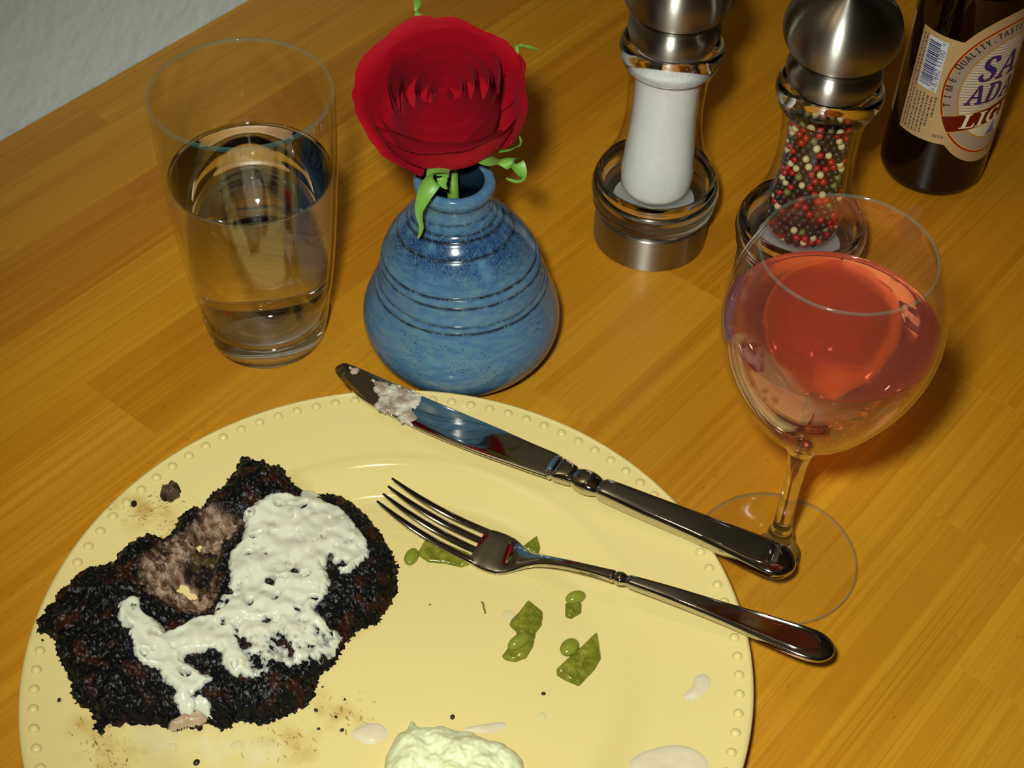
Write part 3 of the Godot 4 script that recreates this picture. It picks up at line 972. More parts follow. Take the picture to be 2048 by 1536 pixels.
# ------------------------------------------------------------------ food
func build_steak() -> void:
	var outline := mm(STEAK)
	var cell := 0.00045
	var r := bounds(outline).grow(0.003)
	var nx := int(r.size.x / cell) + 2
	var nz := int(r.size.y / cell) + 2
	var f_out := field(outline, r.position, r.end, 0.0014)
	var f_torn := field(mm(TORN), r.position, r.end, 0.002)
	var f_a := field(mm(HOLE_A), r.position, r.end, 0.0012)
	var f_b := field(mm(HOLE_B), r.position, r.end, 0.0012)
	var f_char := field(mm(CHAR), r.position, r.end, 0.002)
	var f_thin := field(mm(THIN), r.position, r.end, 0.002)
	var peek := noise(79, 85.0, 2)
	var f_sauce := field(mm(SAUCE), r.position, r.end, 0.0014)
	var cells := noise(70, 430.0, 1, FastNoiseLite.TYPE_CELLULAR)
	cells.cellular_return_type = FastNoiseLite.RETURN_DISTANCE
	var cells2 := noise(76, 800.0, 1, FastNoiseLite.TYPE_CELLULAR)
	cells2.cellular_return_type = FastNoiseLite.RETURN_DISTANCE
	var big := noise(71, 65.0, 2)
	var jag := noise(72, 330.0, 2)
	var fine := noise(73, 900.0, 2)
	var patch := noise(74, 85.0, 3)
	var torn_n := noise(75, 260.0, 3)
	var top := PackedFloat32Array()
	var keep := PackedByteArray()
	var cols := PackedColorArray()
	var wet := noise(78, 120.0, 2)
	for j in nz:
		for i in nx:
			var p := r.position + Vector2(i, j) * cell
			var y0 := plate_y(p.length())
			var jn := jag.get_noise_2d(p.x, p.y)
			var d := f_out.at(p) + jn * 0.0013
			var torn := f_torn.at(p) + jn * 0.002
			var hole := maxf(f_a.at(p), f_b.at(p)) + jn * 0.0006
			var ch := f_char.at(p) + jn * 0.001
			var lumps := (1.0 - cells.get_noise_2d(p.x, p.y)) * 0.5       # near 1 at the middle of a granule
			var lumps2 := (1.0 - cells2.get_noise_2d(p.x, p.y)) * 0.5
			var bg := big.get_noise_2d(p.x, p.y)
			var fn := fine.get_noise_2d(p.x, p.y)
			var pn := patch.get_noise_2d(p.x, p.y)
			var body := 1.0 - exp(-maxf(d, 0.0) / 0.0036)
			var h := 0.0092 * body + body * (bg * 0.0016 + (lumps - 0.5) * 0.0028 + (lumps2 - 0.5) * 0.0014 + fn * 0.0004)
			var col := Color(0.0070, 0.0058, 0.0060)
			col = col.lerp(Color(0.046, 0.015, 0.006), clampf(pn * 2.2 - 0.35, 0.0, 0.6))
			col = col.lerp(Color(0.22, 0.12, 0.06), clampf((fn - 0.62) * 4.0, 0.0, 0.45))
			if torn > -0.002:
				var k := smoothstep(-0.0018, 0.0036, torn)
				var tn := torn_n.get_noise_2d(p.x, p.y)
				var th := 0.0055 + tn * 0.0026 + (lumps - 0.5) * 0.002 + fn * 0.0006
				h = lerpf(h, th * body, k)
				var meat := Color(0.33, 0.215, 0.14).lerp(Color(0.115, 0.052, 0.024), clampf(0.45 - tn * 1.5 + pn * 0.9, 0.0, 1.0))
				meat = meat.lerp(Color(0.02, 0.012, 0.009), clampf((pn + fn * 0.8) * 1.7 - 0.35, 0.0, 0.9))
				col = col.lerp(meat, k)
			if ch > -0.001:
				var k := smoothstep(-0.001, 0.0012, ch)
				h = lerpf(h, 0.0062 * body + (lumps - 0.5) * 0.003 + fn * 0.0006, k)
				col = col.lerp(Color(0.014, 0.010, 0.008).lerp(Color(0.10, 0.06, 0.02), clampf(pn * 1.5, 0, 0.6)), k)
			if hole > -0.0025:
				h = lerpf(h, -0.0012, smoothstep(-0.0022, 0.0004, hole))
			if d < 0.0:
				h = 0.0001
			top.append(y0 + maxf(h, 0.0001))
			keep.append(1 if d > -0.0009 and hole < 0.0004 else 0)
			cols.append(col)
	var centre := r.get_center()
	var base := 0.005
	var o3 := Vector3(centre.x, base, centre.y)
	var steak := thing("steak", "blackened charred steak with a torn pinkish middle covered in white sauce, on the plate", "steak", Vector3(PLATE.x + centre.x, base, PLATE.y + centre.y))
	obj("crust", height_mesh(r.position, nx, nz, cell, top, keep, cols, o3, 0.0011), M["char"], steak)
	# the sauce lies on the smoothed meat, so that lumps stand out of it where it is thin
	var soft := blurred(top, nx, nz, 16)
	var sn := noise(77, 75.0, 2)
	var sh := PackedFloat32Array()
	var skeep := PackedByteArray()
	var scols := PackedColorArray()
	for j in nz:
		for i in nx:
			var k := j * nx + i
			var p := r.position + Vector2(i, j) * cell
			var d := f_sauce.at(p) + jag.get_noise_2d(p.x + 1.0, p.y) * 0.0006
			var s := sn.get_noise_2d(p.x, p.y)
			var th := -0.0010 + 0.0034 * smoothstep(-0.0022, 0.0014, d) + s * 0.0016 * smoothstep(0.0, 0.003, d)
			th -= 0.0028 * smoothstep(0.42, 0.62, peek.get_noise_2d(p.x, p.y))
			var dt := f_thin.at(p)
			if dt > -0.001:
				th = maxf(th, -0.0011 + 0.0017 * smoothstep(-0.001, 0.003, dt) + s * 0.0022)
				d = maxf(d, dt)
			var y := soft[k] + th
			y = maxf(y, plate_y(p.length()) + 0.00015)
			sh.append(y)
			var over := y - top[k]
			skeep.append(1 if keep[k] and over > -0.0012 and d > -0.0018 and top[k] > plate_y(p.length()) + 0.0003 else 0)
			var thin := 1.0 - smoothstep(0.0001, 0.0010, over)
			var c := Color(0.64, 0.61, 0.465).lerp(Color(0.24, 0.25, 0.235), thin * 0.85)
			c = c.lerp(Color(0.34, 0.27, 0.19), clampf(wet.get_noise_2d(p.x, p.y) * 1.6 - 0.55, 0.0, 0.6) * smoothstep(0.0, 0.004, d))
			scols.append(c)
	obj("white_sauce", height_mesh(r.position, nx, nz, cell, sh, skeep, scols, o3), M["sauce"], steak)
	var fl := lump(FLAKE, 0.0022, 0.0012, 0.0005, 0.003, Color(0.50, 0.36, 0.24), Color(0.40, 0.27, 0.16), 90, plate_y(0.08) + 0.0045)
	obj("torn_flake", fl[0], M["food"], steak, fl[1] - steak.position).set_meta("label", "pale pinkish torn flake at the near edge")


func blurred(a: PackedFloat32Array, nx: int, nz: int, rad: int) -> PackedFloat32Array:
	var b := a
	for turn in 2:
		for axis in 2:
			var c := b.duplicate()
			var stride := 1 if axis == 0 else nx
			var n_line := nz if axis == 0 else nx
			var n_on := nx if axis == 0 else nz
			for l in n_line:
				var at := l * nx if axis == 0 else l
				var sum := 0.0
				for k in range(-rad, rad + 1):
					sum += b[at + clampi(k, 0, n_on - 1) * stride]
				for k in n_on:
					c[at + k * stride] = sum / (2 * rad + 1)
					sum += b[at + clampi(k + rad + 1, 0, n_on - 1) * stride] - b[at + clampi(k - rad, 0, n_on - 1) * stride]
			b = c
	return b


func ellipsoid(a: float, b: float, c: float) -> ArrayMesh:
	var mb := MB.new()
	var rows := []
	for i in 11:
		var row := []
		var la := -PI / 2 + PI * i / 10.0
		for j in 21:
			var lo := TAU * j / 20.0
			row.append(Vector3(a * cos(la) * cos(lo), b * sin(la), c * cos(la) * sin(lo)))
		rows.append(row)
	var first := mb.v.size()
	for i in 11:
		for j in 21:
			var p: Vector3 = rows[i][j]
			mb.add(p, Vector3(p.x / (a * a), p.y / (b * b), p.z / (c * c)).normalized(), Vector2(j / 20.0, i / 10.0))
	for i in 10:
		for j in 20:
			var q := first + i * 21 + j
			if i < 9:
				mb.tri(q, q + 22, q + 21)
			if i > 0:
				mb.tri(q, q + 1, q + 22)
	return mb.mesh()


func lump_thing(called: String, label: String, category: String, l: Array, m: Material, part: String, group := "") -> Node3D:
	var o := obj(called, l[0], m, null, l[1])
	return tag(o, label, category, group)


func bean(outline: Array, label: String, seed_at: Variant, seed_size: Vector3, seed_turn: float, sd: int, thick := 0.0022) -> void:
	var g1 := Color(0.125, 0.130, 0.010)
	var g2 := Color(0.215, 0.21, 0.022)
	var l := lump(outline, thick, 0.0016, 0.0005, 0.004, g1, g2, sd, -1.0, 0.0004)
	var o := thing("green_bean_piece", label, "green bean", l[1], "bits of green bean on the plate")
	obj("pod", l[0], M["bean"], o)
	if seed_at is Vector2:
		var s := obj("seed", ellipsoid(seed_size.x, seed_size.y, seed_size.z), M["bean_seed"], o, Vector3(PLATE.x + seed_at.x, 0, PLATE.y + seed_at.y) - Vector3(l[1].x, 0, l[1].z) + Vector3(0, plate_y(seed_at.length()) - l[1].y + seed_size.y * 0.85, 0))
		s.rotation.y = seed_turn


func build_scraps() -> void:
	var seeds := mm(SEEDS)
	bean(POD_A, "olive green bean pod with a burst seed, beside the fork's neck and nearest the steak", seeds[0] + Vector2(0.0005, 0.0005), Vector3(0.0052, 0.0028, 0.0028), 0.7, 120, 0.0019)
	bean(POD_B, "largest olive green bean pod, a folded diamond with a seed on its left", seeds[1] + Vector2(-0.001, 0.0), Vector3(0.0045, 0.0022, 0.0034), 0.9, 121, 0.0026)
	bean(POD_C, "small green bean seed with a scrap of pod right below the fork's collar", seeds[2] + Vector2(-0.001, 0.001), Vector3(0.0044, 0.0022, 0.0028), 0.45, 122, 0.0018)
	bean(POD_D, "tiny pointed scrap of green bean pod between the fork and the knife", null, Vector3.ZERO, 0.0, 123)
	bean(POD_E, "green bean pod with a seed lying under the fork's tines", seeds[3], Vector3(0.0028, 0.002, 0.0044), -0.3, 124, 0.0012)
	var sl := lump(SLIVER, 0.0006, 0.0006, 0.0001, 0.003, Color(0.14, 0.13, 0.03), Color(0.22, 0.2, 0.05), 130, -1.0, 0.00025)
	lump_thing("herb_sliver", "thin olive herb sliver lying on the plate left of the bean pods", "herb", sl, M["bean"], "sliver")
	# mashed potato
	var ma := lump(MASH, 0.0115, 0.012, 0.0026, 0.011, Color(0.74, 0.735, 0.47), Color(0.68, 0.68, 0.40), 140, -1.0, 0.0005, 0.0016)
	lump_thing("mashed_potato", "pale yellow-green mound of mashed potato at the near edge of the plate", "mashed potato", ma, M["mash"], "mound")
	# crumbs
	var ck := lump(CHUNK, 0.0042, 0.0022, 0.0016, 0.0028, Color(0.014, 0.009, 0.007), Color(0.09, 0.06, 0.03), 150, -1.0, 0.0004, 0.001)
	lump_thing("charred_crumb", "larger charred steak crumb with a pale patch on the plate's far left", "crumb", ck, M["char"], "crumb")
	var ck2 := lump(CHUNK2, 0.002, 0.0012, 0.0006, 0.002, Color(0.012, 0.010, 0.009), Color(0.02, 0.015, 0.01), 152, -1.0, 0.0003)
	lump_thing("charred_crumb", "small angular black crumb beside the beads at the plate's far left", "crumb", ck2, M["char"], "crumb")
	var sp := mm(SPECKS)
	var names := ["lone black speck on bare plate below the bean pods", "black peppery speck at the far edge of the mashed potato", "black speck in the brown smear near the steak", "black speck among the smear close to the white puddle", "black speck on the brown smear, beside the pale puddle", "dark speck in the smear under the steak's right corner", "black sliver among the beads below the steak's left side", "tiny dark speck on the beads left of the steak", "grey-black speck on the plate at the very front", "dark speck on the upper edge of the brown smear", "tiny speck just off the steak's lower right edge", "tiny speck on the bare plate between steak and fork"]
	var rad := [0.9, 1.1, 0.9, 0.9, 0.7, 0.7, 0.9, 0.6, 1.4, 0.6, 0.5, 0.4]
	var speck := mat("speck", lin(0.014, 0.011, 0.008), 0.35)
	for i in sp.size():
		var q: Vector2 = sp[i]
		var o := obj("speck", ellipsoid(rad[i] * 0.001, rad[i] * 0.0007, rad[i] * 0.0008), speck, null, Vector3(PLATE.x + q.x, plate_y(q.length()) + rad[i] * 0.0005, PLATE.y + q.y))
		o.rotation.y = i * 1.3
		tag(o, names[i], "speck", "dark specks scattered on the plate")
	# smears and drops of sauce
	var white := Color(0.66, 0.53, 0.35)
	var white2 := Color(0.70, 0.585, 0.40)
	var puddles := [[SMEAR_G, "thin hooked smear of pale sauce by the right-hand beads"], [SMEAR_H, "large pale puddle of sauce at the plate's near right"], [SMEAR_I, "thin pale smear of sauce touching the mashed potato"], [SMEAR_J, "pale puddle of sauce between the steak and the mashed potato"]]
	for i in puddles.size():
		var l := lump(rounded(puddles[i][0]), 0.0006, 0.004, 0.00012, 0.006, white, white2, 160 + i * 3, -1.0, 0.0005)
		lump_thing("sauce_smear", puddles[i][1], "sauce", l, M["sauce"], "smear", "smears of sauce on the plate")
	var dp := mm(DROPS)
	var dn := ["clear droplet on the bare plate above the mashed potato's right", "translucent onion bit beside the nearest bean pod", "wet droplet just under the fork's neck", "small beige scrap of steak at the front of the plate", "faint grey droplet at the very front left of the plate"]
	for i in dp.size():
		var q: Vector2 = dp[i]
		var rr: float = [2.0, 2.6, 1.0, 2.4, 1.6][i] * 0.001
		var o := obj("droplet", ellipsoid(rr, rr * 0.35, rr * 0.9), M["drop"], null, Vector3(PLATE.x + q.x, plate_y(q.length()) + rr * 0.1, PLATE.y + q.y))
		tag(o, dn[i], "droplet")
	# what sticks to the knife
	var level := 0.0197
	var kf := lump(KNIFE_FOOD, 0.0011, 0.0022, 0.0006, 0.0045, Color(0.60, 0.55, 0.43), Color(0.30, 0.22, 0.15), 170, level, 0.00035, 0.0022)
	lump_thing("sauce_residue", "lumpy white sauce and meat stuck across the knife blade", "sauce", kf, M["food"], "residue")
	var kf2 := lump(FOOD2, 0.001, 0.0012, 0.0004, 0.003, Color(0.45, 0.36, 0.24), Color(0.34, 0.26, 0.18), 173, level - 0.0002, 0.00035, 0.001)
	lump_thing("sauce_residue", "small beige scrap stuck at the very tip of the knife", "sauce", kf2, M["food"], "residue")


# ------------------------------------------------------------------ vase and rose
func vase_radius(h: float) -> float:
	var t := [[0, 30.5], [2, 33], [5, 36.2], [10, 40.2], [15, 43.2], [20, 44.8], [25, 45.2], [30, 44.7], [35, 43.2], [40, 41.2], [45, 39.2], [50, 37.6], [55, 36.4], [60, 35.2], [65, 33.2], [70, 30.6], [75, 27.0], [80, 23.0], [85, 19.0], [90, 16.4], [94, 15.6], [97, 16.2], [100, 17.4], [102, 17.2]]
	for i in t.size() - 1:
		if h <= t[i + 1][0]:
			var a := clampf((h - t[i][0]) / float(t[i + 1][0] - t[i][0]), 0.0, 1.0)
			return cubic_interpolate(t[i][1], t[i + 1][1], t[maxi(i - 1, 0)][1], t[mini(i + 2, t.size() - 1)][1], a)
	return 17.2


func lean(h: float) -> Vector3:
	return Vector3(-3.5 * smoothstep(45.0, 100.0, h), 0, 0)


func build_vase() -> void:
	var vase := thing("bud_vase", "squat blue glazed pottery bud vase with dark spiral throwing rings behind the plate", "vase", Vector3(VASE.x, 0, VASE.y))
	var rows := []
	var uvs := []
	var nh := 230
	var seg := 160
	for i in nh + 1:
		var h := 102.0 * i / nh
		var hh := h / 102.0
		var row := []
		var ur := []
		for j in seg + 1:
			var th := TAU * j / seg
			var r := vase_radius(h) - 0.55 * groove(h, th).x
			r += 0.25 * sin(th * 2.0 + 1.0) * smoothstep(10.0, 40.0, h)
			row.append((Vector3(cos(th) * r, h, sin(th) * r) + lean(h)) * 0.001)
			ur.append(Vector2(float(j) / seg, 1.0 - hh))
		rows.append(row)
		uvs.append(ur)
	var lip := [[17.0, 102.9], [16.3, 103.5], [15.2, 103.8], [14.0, 103.5], [13.0, 102.6]]
	for q in lip:
		var row := []
		var ur := []
		for j in seg + 1:
			var th := TAU * j / seg
			row.append((Vector3(cos(th) * q[0], q[1], sin(th) * q[0]) + lean(q[1])) * 0.001)
			ur.append(Vector2(float(j) / seg, 0.004))
		rows.append(row)
		uvs.append(ur)
	var mb := MB.new()
	grid_into(mb, rows, true, Vector3(0, 0.05, 0), false, [], uvs)
	obj("body", mb.mesh(), M["vase_glaze"], vase)
	var inner := MB.new()
	rows = []
	for q in [[13.0, 102.6], [12.2, 100.5], [11.6, 97], [11.6, 92], [14.5, 86], [22, 78], [29, 70], [33, 60], [38, 45], [41, 28], [38, 12], [26, 4], [0.01, 3.5]]:
		var row := []
		for j in 65:
			var th := TAU * j / 64
			row.append((Vector3(cos(th) * q[0], q[1], sin(th) * q[0]) + lean(q[1])) * 0.001)
		rows.append(row)
	grid_into(inner, rows, true, Vector3(0, 0.05, 0), false)
	for i in inner.n.size():
		inner.n[i] = -inner.n[i]
	for i in range(0, inner.idx.size(), 3):
		var sw := inner.idx[i + 1]
		inner.idx[i + 1] = inner.idx[i + 2]
		inner.idx[i + 2] = sw
	obj("inside", inner.mesh(), M["vase_inside"], vase)
	var foot := lathe(mm([0, 0.3, 29, 0.3, 30.0, 0.0, 30.6, 0.1]), 96)
	obj("foot", foot, M["vase_glaze"], vase)


# one petal: az where it stands, half its width, r/h of its rim, how far the rim curls out, how the inside closes
func petal_mesh(az: float, half: float, r_mid: float, r_top: float, h: float, curl: float, roll: float, sd: int, notch := 0.0) -> ArrayMesh:
	var nz := noise(sd, 0.9, 2)
	var rows := []
	var nt := 22
	var ns := 20 if half < 2.0 else 56
	for i in nt + 1:
		var row := []
		for j in ns + 1:
			var s := -1.0 + 2.0 * j / ns
			var t := float(i) / nt
			var brink := 1.0 - (0.10 if curl > 0.001 else 0.025) * pow(absf(s), 2.6) - (0.13 if half < 2.0 else 0.06) * pow(absf(s), 12.0) - notch * exp(-s * s * 30.0)
			brink += 0.018 * nz.get_noise_2d(s * 2.4, 3.0)
			var tt := t * brink
			var wide := half * (0.30 + 0.70 * sin(minf(tt * 1.9, 1.0) * PI / 2)) * (1.0 - 0.10 * smoothstep(0.75, 1.0, tt))
			var ang := az + s * wide
			# the cup: out from the receptacle, round the belly, up to the rim
			var belly := sin(minf(tt / 0.62, 1.0) * PI / 2)
			var r := r_mid * belly + (r_top - r_mid) * smoothstep(0.45, 1.0, tt)
			var y := h * (tt * tt * 0.55 + tt * 0.45)
			# rim turned over outwards
			var c := maxf(tt - 0.78, 0.0) / 0.22
			r += curl * c * c
			y -= curl * 0.75 * c * c * c
			# side edges: one laid inside the neighbour, one outside, and rolled back a little
			r += (0.0022 if curl > 0.001 else 0.0004) * pow(absf(s), 4.0) * smoothstep(0.4, 1.0, tt)
			r += 0.0005 * nz.get_noise_2d(s * 2.0 + 7.0, tt * 2.5) * smoothstep(0.2, 0.8, tt)
			y += 0.0009 * nz.get_noise_2d(s * 1.6 - 5.0, tt * 2.0) * smoothstep(0.4, 1.0, tt)
			if half < 2.0:
				r *= 1.0 - 0.05 * cos(s * PI) * smoothstep(0.3, 0.8, tt)
			else:
				r += 0.0011 * s + 0.0007 * sin(s * 5.0 + sd) * smoothstep(0.4, 1.0, tt)      # winds inward, with soft corners
				y += 0.0008 * sin(s * 6.0 + sd * 2.0) * smoothstep(0.5, 1.0, tt)
			r = maxf(r, 0.0006)
			row.append(Vector3(cos(ang) * r, y, sin(ang) * r))
		rows.append(row)
	var mb := MB.new()
	grid_into(mb, rows, false, Vector3(0, 0.06, 0), false)
	return mb.mesh()


func build_rose() -> void:
	var base := Vector3(-0.0315, 0.112, -0.546)
	var rose := thing("rose", "single dark red rose in full bloom standing in the blue vase", "rose", base)
	var up := Vector3(-0.05, 0.945, 0.325).normalized()
	var side := Vector3.RIGHT.slide(up).normalized()
	var bloom := Basis(side, up, side.cross(up))
	# petals follow one another round a closing spiral, from the outermost to the heart
	# [azimuth in degrees (90 faces the table's near side), half width, belly and rim radius mm, height mm, curl mm]
	var petals := [
		[-142, 0.95, 29.0, 34.0, 40.5, 5.0], [-62, 0.90, 28.0, 31.5, 41.5, 3.5], [-4, 0.62, 30.5, 34.8, 37.0, 2.5], [152, 0.78, 31.5, 35.0, 33.5, 5.0], [78, 1.15, 29.0, 29.0, 35.0, 3.5],
		[98, 1.20, 26.4, 27.0, 38.0, 2.8], [-96, 1.20, 25.2, 26.6, 42.5, 1.2], [8, 1.05, 24.2, 25.0, 41.0, 0.8], [172, 1.10, 23.8, 24.2, 40.0, 0.8],
		[84, 2.75, 24.6, 22.4, 39.6, 0.3], [-40, 2.80, 22.6, 20.2, 39.6, 0.2], [165, 2.85, 20.4, 17.8, 39.0, 0.1], [20, 2.85, 18.2, 15.4, 38.2, 0.0],
		[-110, 2.90, 15.8, 12.8, 37.6, 0.0], [100, 2.90, 13.2, 10.2, 36.6, 0.0], [-20, 2.95, 10.6, 7.6, 36.2, 0.0], [150, 3.0, 8.0, 5.0, 35.6, 0.0], [60, 3.0, 5.2, 2.2, 35.4, 0.0]]
	for q in petals.size():
		var p: Array = petals[q]
		var m := petal_mesh(deg_to_rad(p[0]), p[1], p[2] * 0.00095, p[3] * 0.00095, p[4] * 0.00098, p[5] * 0.001, 0.0, 200 + q, 0.05 if q in [5, 1] else 0.0)
		var o := obj("petal", m, M["petal"], rose)
		o.basis = bloom
	# the packed heart that the inner petals stand round
	var heart := smooth(mm([0, 3, 12, 6, 18.5, 11, 21.5, 17, 21.0, 21.0, 18.5, 22.6, 14, 23.0, 9, 24.0, 4, 25.6, 0, 26.0]), 4)
	obj("heart", lathe(heart, 48), M["petal"], rose).basis = bloom
	# the stem, from the bottom of the vase up into the bloom
	var root := Vector3(-0.0235, 0.006, -0.531)
	var pts := smooth3([root - base, Vector3(-0.0262, 0.05, -0.5285) - base, Vector3(-0.0283, 0.088, -0.5265) - base, Vector3(-0.0292, 0.100, -0.5290) - base, Vector3(-0.0305, 0.109, -0.5405) - base, up * 0.002], 6)
	var rad := []
	for i in pts.size():
		rad.append(0.0026)
	obj("stem", tube(pts, rad, 14), M["stem"], rose)
	obj("receptacle", lathe(smooth(mm([0, -5, 3, -4.5, 5.5, -1.5, 6.5, 2, 5.5, 5, 0, 7])), 24), M["stem"], rose).basis = bloom
	# sepals: curves in the world's axes, with half widths
	var sep := [
		[[[-0.0325, 0.1150, -0.5330], [-0.0350, 0.1185, -0.5130], [-0.0386, 0.1140, -0.5065], [-0.0414, 0.1052, -0.5040], [-0.0406, 0.0965, -0.5030], [-0.0423, 0.0900, -0.5032]], [0.0040, 0.0050, 0.0036, 0.0018, 0.0010, 0.0004]],
		[[[-0.0320, 0.1140, -0.5330], [-0.0322, 0.1185, -0.5120], [-0.0318, 0.1162, -0.5085], [-0.0302, 0.1135, -0.5080]], [0.0028, 0.0026, 0.0019, 0.0004]],
		[[[-0.0270, 0.1145, -0.5360], [-0.0120, 0.1185, -0.5230], [-0.0060, 0.1222, -0.5190], [-0.0022, 0.1222, -0.5150], [0.0004, 0.1182, -0.5120], [-0.0020, 0.1172, -0.5110], [-0.0060, 0.1182, -0.5110]], [0.0040, 0.0052, 0.0050, 0.0036, 0.0022, 0.0013, 0.0004]],
		[[[-0.0260, 0.1170, -0.5480], [-0.0110, 0.1340, -0.5560], [-0.0045, 0.1472, -0.5600], [0.0006, 0.1470, -0.5620], [0.0058, 0.1440, -0.5650]], [0.0040, 0.0036, 0.0018, 0.0015, 0.0004]],
		[[[-0.0340, 0.1170, -0.5560], [-0.0420, 0.1350, -0.5700], [-0.0456, 0.1515, -0.5740], [-0.0468, 0.1548, -0.5790], [-0.0490, 0.1550, -0.5860]], [0.0040, 0.0036, 0.0022, 0.0016, 0.0004]],
		[[[-0.0090, 0.1190, -0.5280], [-0.0036, 0.1222, -0.5260], [-0.0010, 0.1248, -0.5260], [-0.0016, 0.1280, -0.5270]], [0.0018, 0.0018, 0.0010, 0.0003]],
	]
	for s in sep:
		var c := []
		for p in s[0]:
			c.append(Vector3(p[0], p[1], p[2]) - base)
		var cc := smooth3(c, 6)
		var rows := []
		for i in cc.size():
			var t: float = float(i) / (cc.size() - 1) * (s[1].size() - 1)
			var k := mini(int(t), s[1].size() - 2)
			var hw: float = lerpf(s[1][k], s[1][k + 1], t - k)
			var d: Vector3 = (cc[mini(i + 1, cc.size() - 1)] - cc[maxi(i - 1, 0)]).normalized()
			var outward: Vector3 = (cc[i] - Vector3(0, 0.02, 0)).normalized()
			var across := d.cross(outward).normalized()
			var face := across.cross(d).normalized()
			var row := []
			for j in 9:
				var x := -1.0 + j / 4.0
				row.append(cc[i] + across * hw * x + face * hw * 0.35 * (x * x))
			rows.append(row)
		var mb := MB.new()
		grid_into(mb, rows, false, Vector3(0, 0.03, 0), false)
		obj("sepal", mb.mesh(), M["sepal"], rose)


# ------------------------------------------------------------------ glasses
func offset_profile(outer: Array, wall: float) -> Array:
	var out := []
	for p in outer:
		out.append(Vector2(maxf(p.x - wall, 0.0), p.y))
	return out


func build_water_glass() -> void:
	var glass := thing("water_glass", "tall tapered clear tumbler two-thirds full of water left of the vase", "glass", Vector3(WATER_GLASS.x, 0, WATER_GLASS.y))
	var outer := smooth(mm([29.6, 16, 30.2, 20, 30.9, 25, 31.8, 30, 33.0, 38, 34.1, 48, 35.2, 60, 36.6, 78, 37.7, 96, 38.4, 114, 38.7, 126, 38.8, 137.2]), 4)
	var rim := mm([38.8, 137.2, 38.75, 138.2, 38.2, 138.8, 37.6, 138.8, 37.1, 138.2, 37.0, 137.2])
	var inner := offset_profile(outer, 0.0018)
	inner.reverse()
	obj("wall", lathe(outer, 128), M["clear_glass"], glass)
	obj("inner_wall", lathe(inner, 128), M["clear_glass"], glass)
	obj("rim", lathe(rim, 128, 80), M["rim_glass"], glass)
	var basep := smooth(mm([0, 0.9, 18, 0.7, 23, 0.1, 25.6, 0.3, 26.9, 1.6, 27.8, 5, 28.7, 9.5, 29.4, 14, 29.5, 15.4]), 4)
	basep.append_array(smooth(mm([29.5, 15.4, 28.6, 15.9, 27.2, 15.4, 22, 13.2, 12, 12.2, 0, 12.0]), 4))
	obj("base", lathe(basep, 128, 60), M["thick_glass"], glass)
	var water := smooth(mm([0, 12.4, 12, 12.6, 22, 13.6, 26.6, 16.0, 27.8, 20, 28.7, 25, 29.7, 30, 30.9, 38, 32.0, 48, 33.1, 60, 34.5, 78, 35.3, 93]), 4)
	water.append_array(smooth(mm([35.3, 93, 35.42, 95.8, 35.0, 95.5, 34.0, 94.9, 32.0, 94.6, 0, 94.5]), 4))
	var w := obj("water", lathe(water, 128, 70), M["water_body"], null, Vector3(WATER_GLASS.x, 0, WATER_GLASS.y))
	tag(w, "clear drinking water filling the tall tumbler", "water", "", "thing")


func build_wine_glass() -> void:
	var at := Vector3(WINE_GLASS.x, 0, WINE_GLASS.y)
	var glass := thing("wine_glass", "round-bowled stemmed glass of pink wine at the plate's right", "wine glass", at)
	var outer := smooth(mm([4.2, 71.0, 7.0, 74, 12.2, 80, 17.2, 86, 21.9, 92, 26.1, 98, 29.5, 104, 32.6, 110, 35.2, 116, 37.3, 122, 38.9, 128, 39.9, 134, 40.2, 140, 39.7, 146, 38.7, 152, 37.1, 158, 34.9, 164, 32.4, 170, 31.3, 172.6]), 4)
	obj("bowl", lathe(outer, 144), M["clear_glass"], glass)
	var inner := offset_profile(outer.slice(6), 0.0011)
	inner.reverse()
	obj("inner_bowl", lathe(inner, 144), M["clear_glass"], glass)
	obj("rim", lathe(mm([31.3, 172.6, 31.2, 173.2, 30.9, 173.5, 30.5, 173.5, 30.25, 173.1, 30.2, 172.6]), 144, 80), M["rim_glass"], glass)
	var stem := smooth(mm([0, 2.6, 6.0, 2.8, 10.5, 4.2, 8.2, 6.2, 6.0, 9.5, 5.3, 13, 5.6, 16.5, 5.0, 19, 4.1, 22, 3.7, 30, 3.6, 42, 3.7, 52, 4.0, 60, 4.6, 66, 5.6, 70.5]), 4)
	stem.append_array(smooth(mm([5.6, 70.5, 5.0, 72.6, 3.0, 72.0, 0, 71.6]), 4))
	obj("stem", lathe(stem, 64, 70), M["thick_glass"], glass)
	obj("foot", lathe(smooth(mm([0, 0.3, 20, 0.3, 33.8, 0.3, 34.8, 0.9, 34.6, 1.8, 30, 2.2, 20, 2.5, 12, 3.4, 8, 5.6]), 4), 128, 60), M["clear_glass"], glass)
	obj("foot_edge", lathe(mm([33.9, 0.32, 34.6, 0.5, 34.85, 1.0, 34.6, 1.6, 34.0, 1.85]), 128, 80), M["rim_glass"], glass)
	var wine := smooth(mm([0, 75.0, 4.5, 75.6, 10.0, 79.6, 15.6, 86, 20.4, 92, 24.6, 98, 28.1, 104, 31.2, 110, 33.8, 116, 35.9, 122, 37.5, 128, 38.5, 134, 38.75, 137.4]), 4)
	wine.append_array(smooth(mm([38.75, 137.4, 38.8, 138.9, 38.3, 138.4, 37.0, 137.9, 34.5, 137.7, 0, 137.6]), 4))
	var w := obj("rose_wine", lathe(wine, 144, 70), M["rose_wine"], null, at)
	tag(w, "clear salmon-pink wine filling most of the round bowl", "wine", "", "thing")


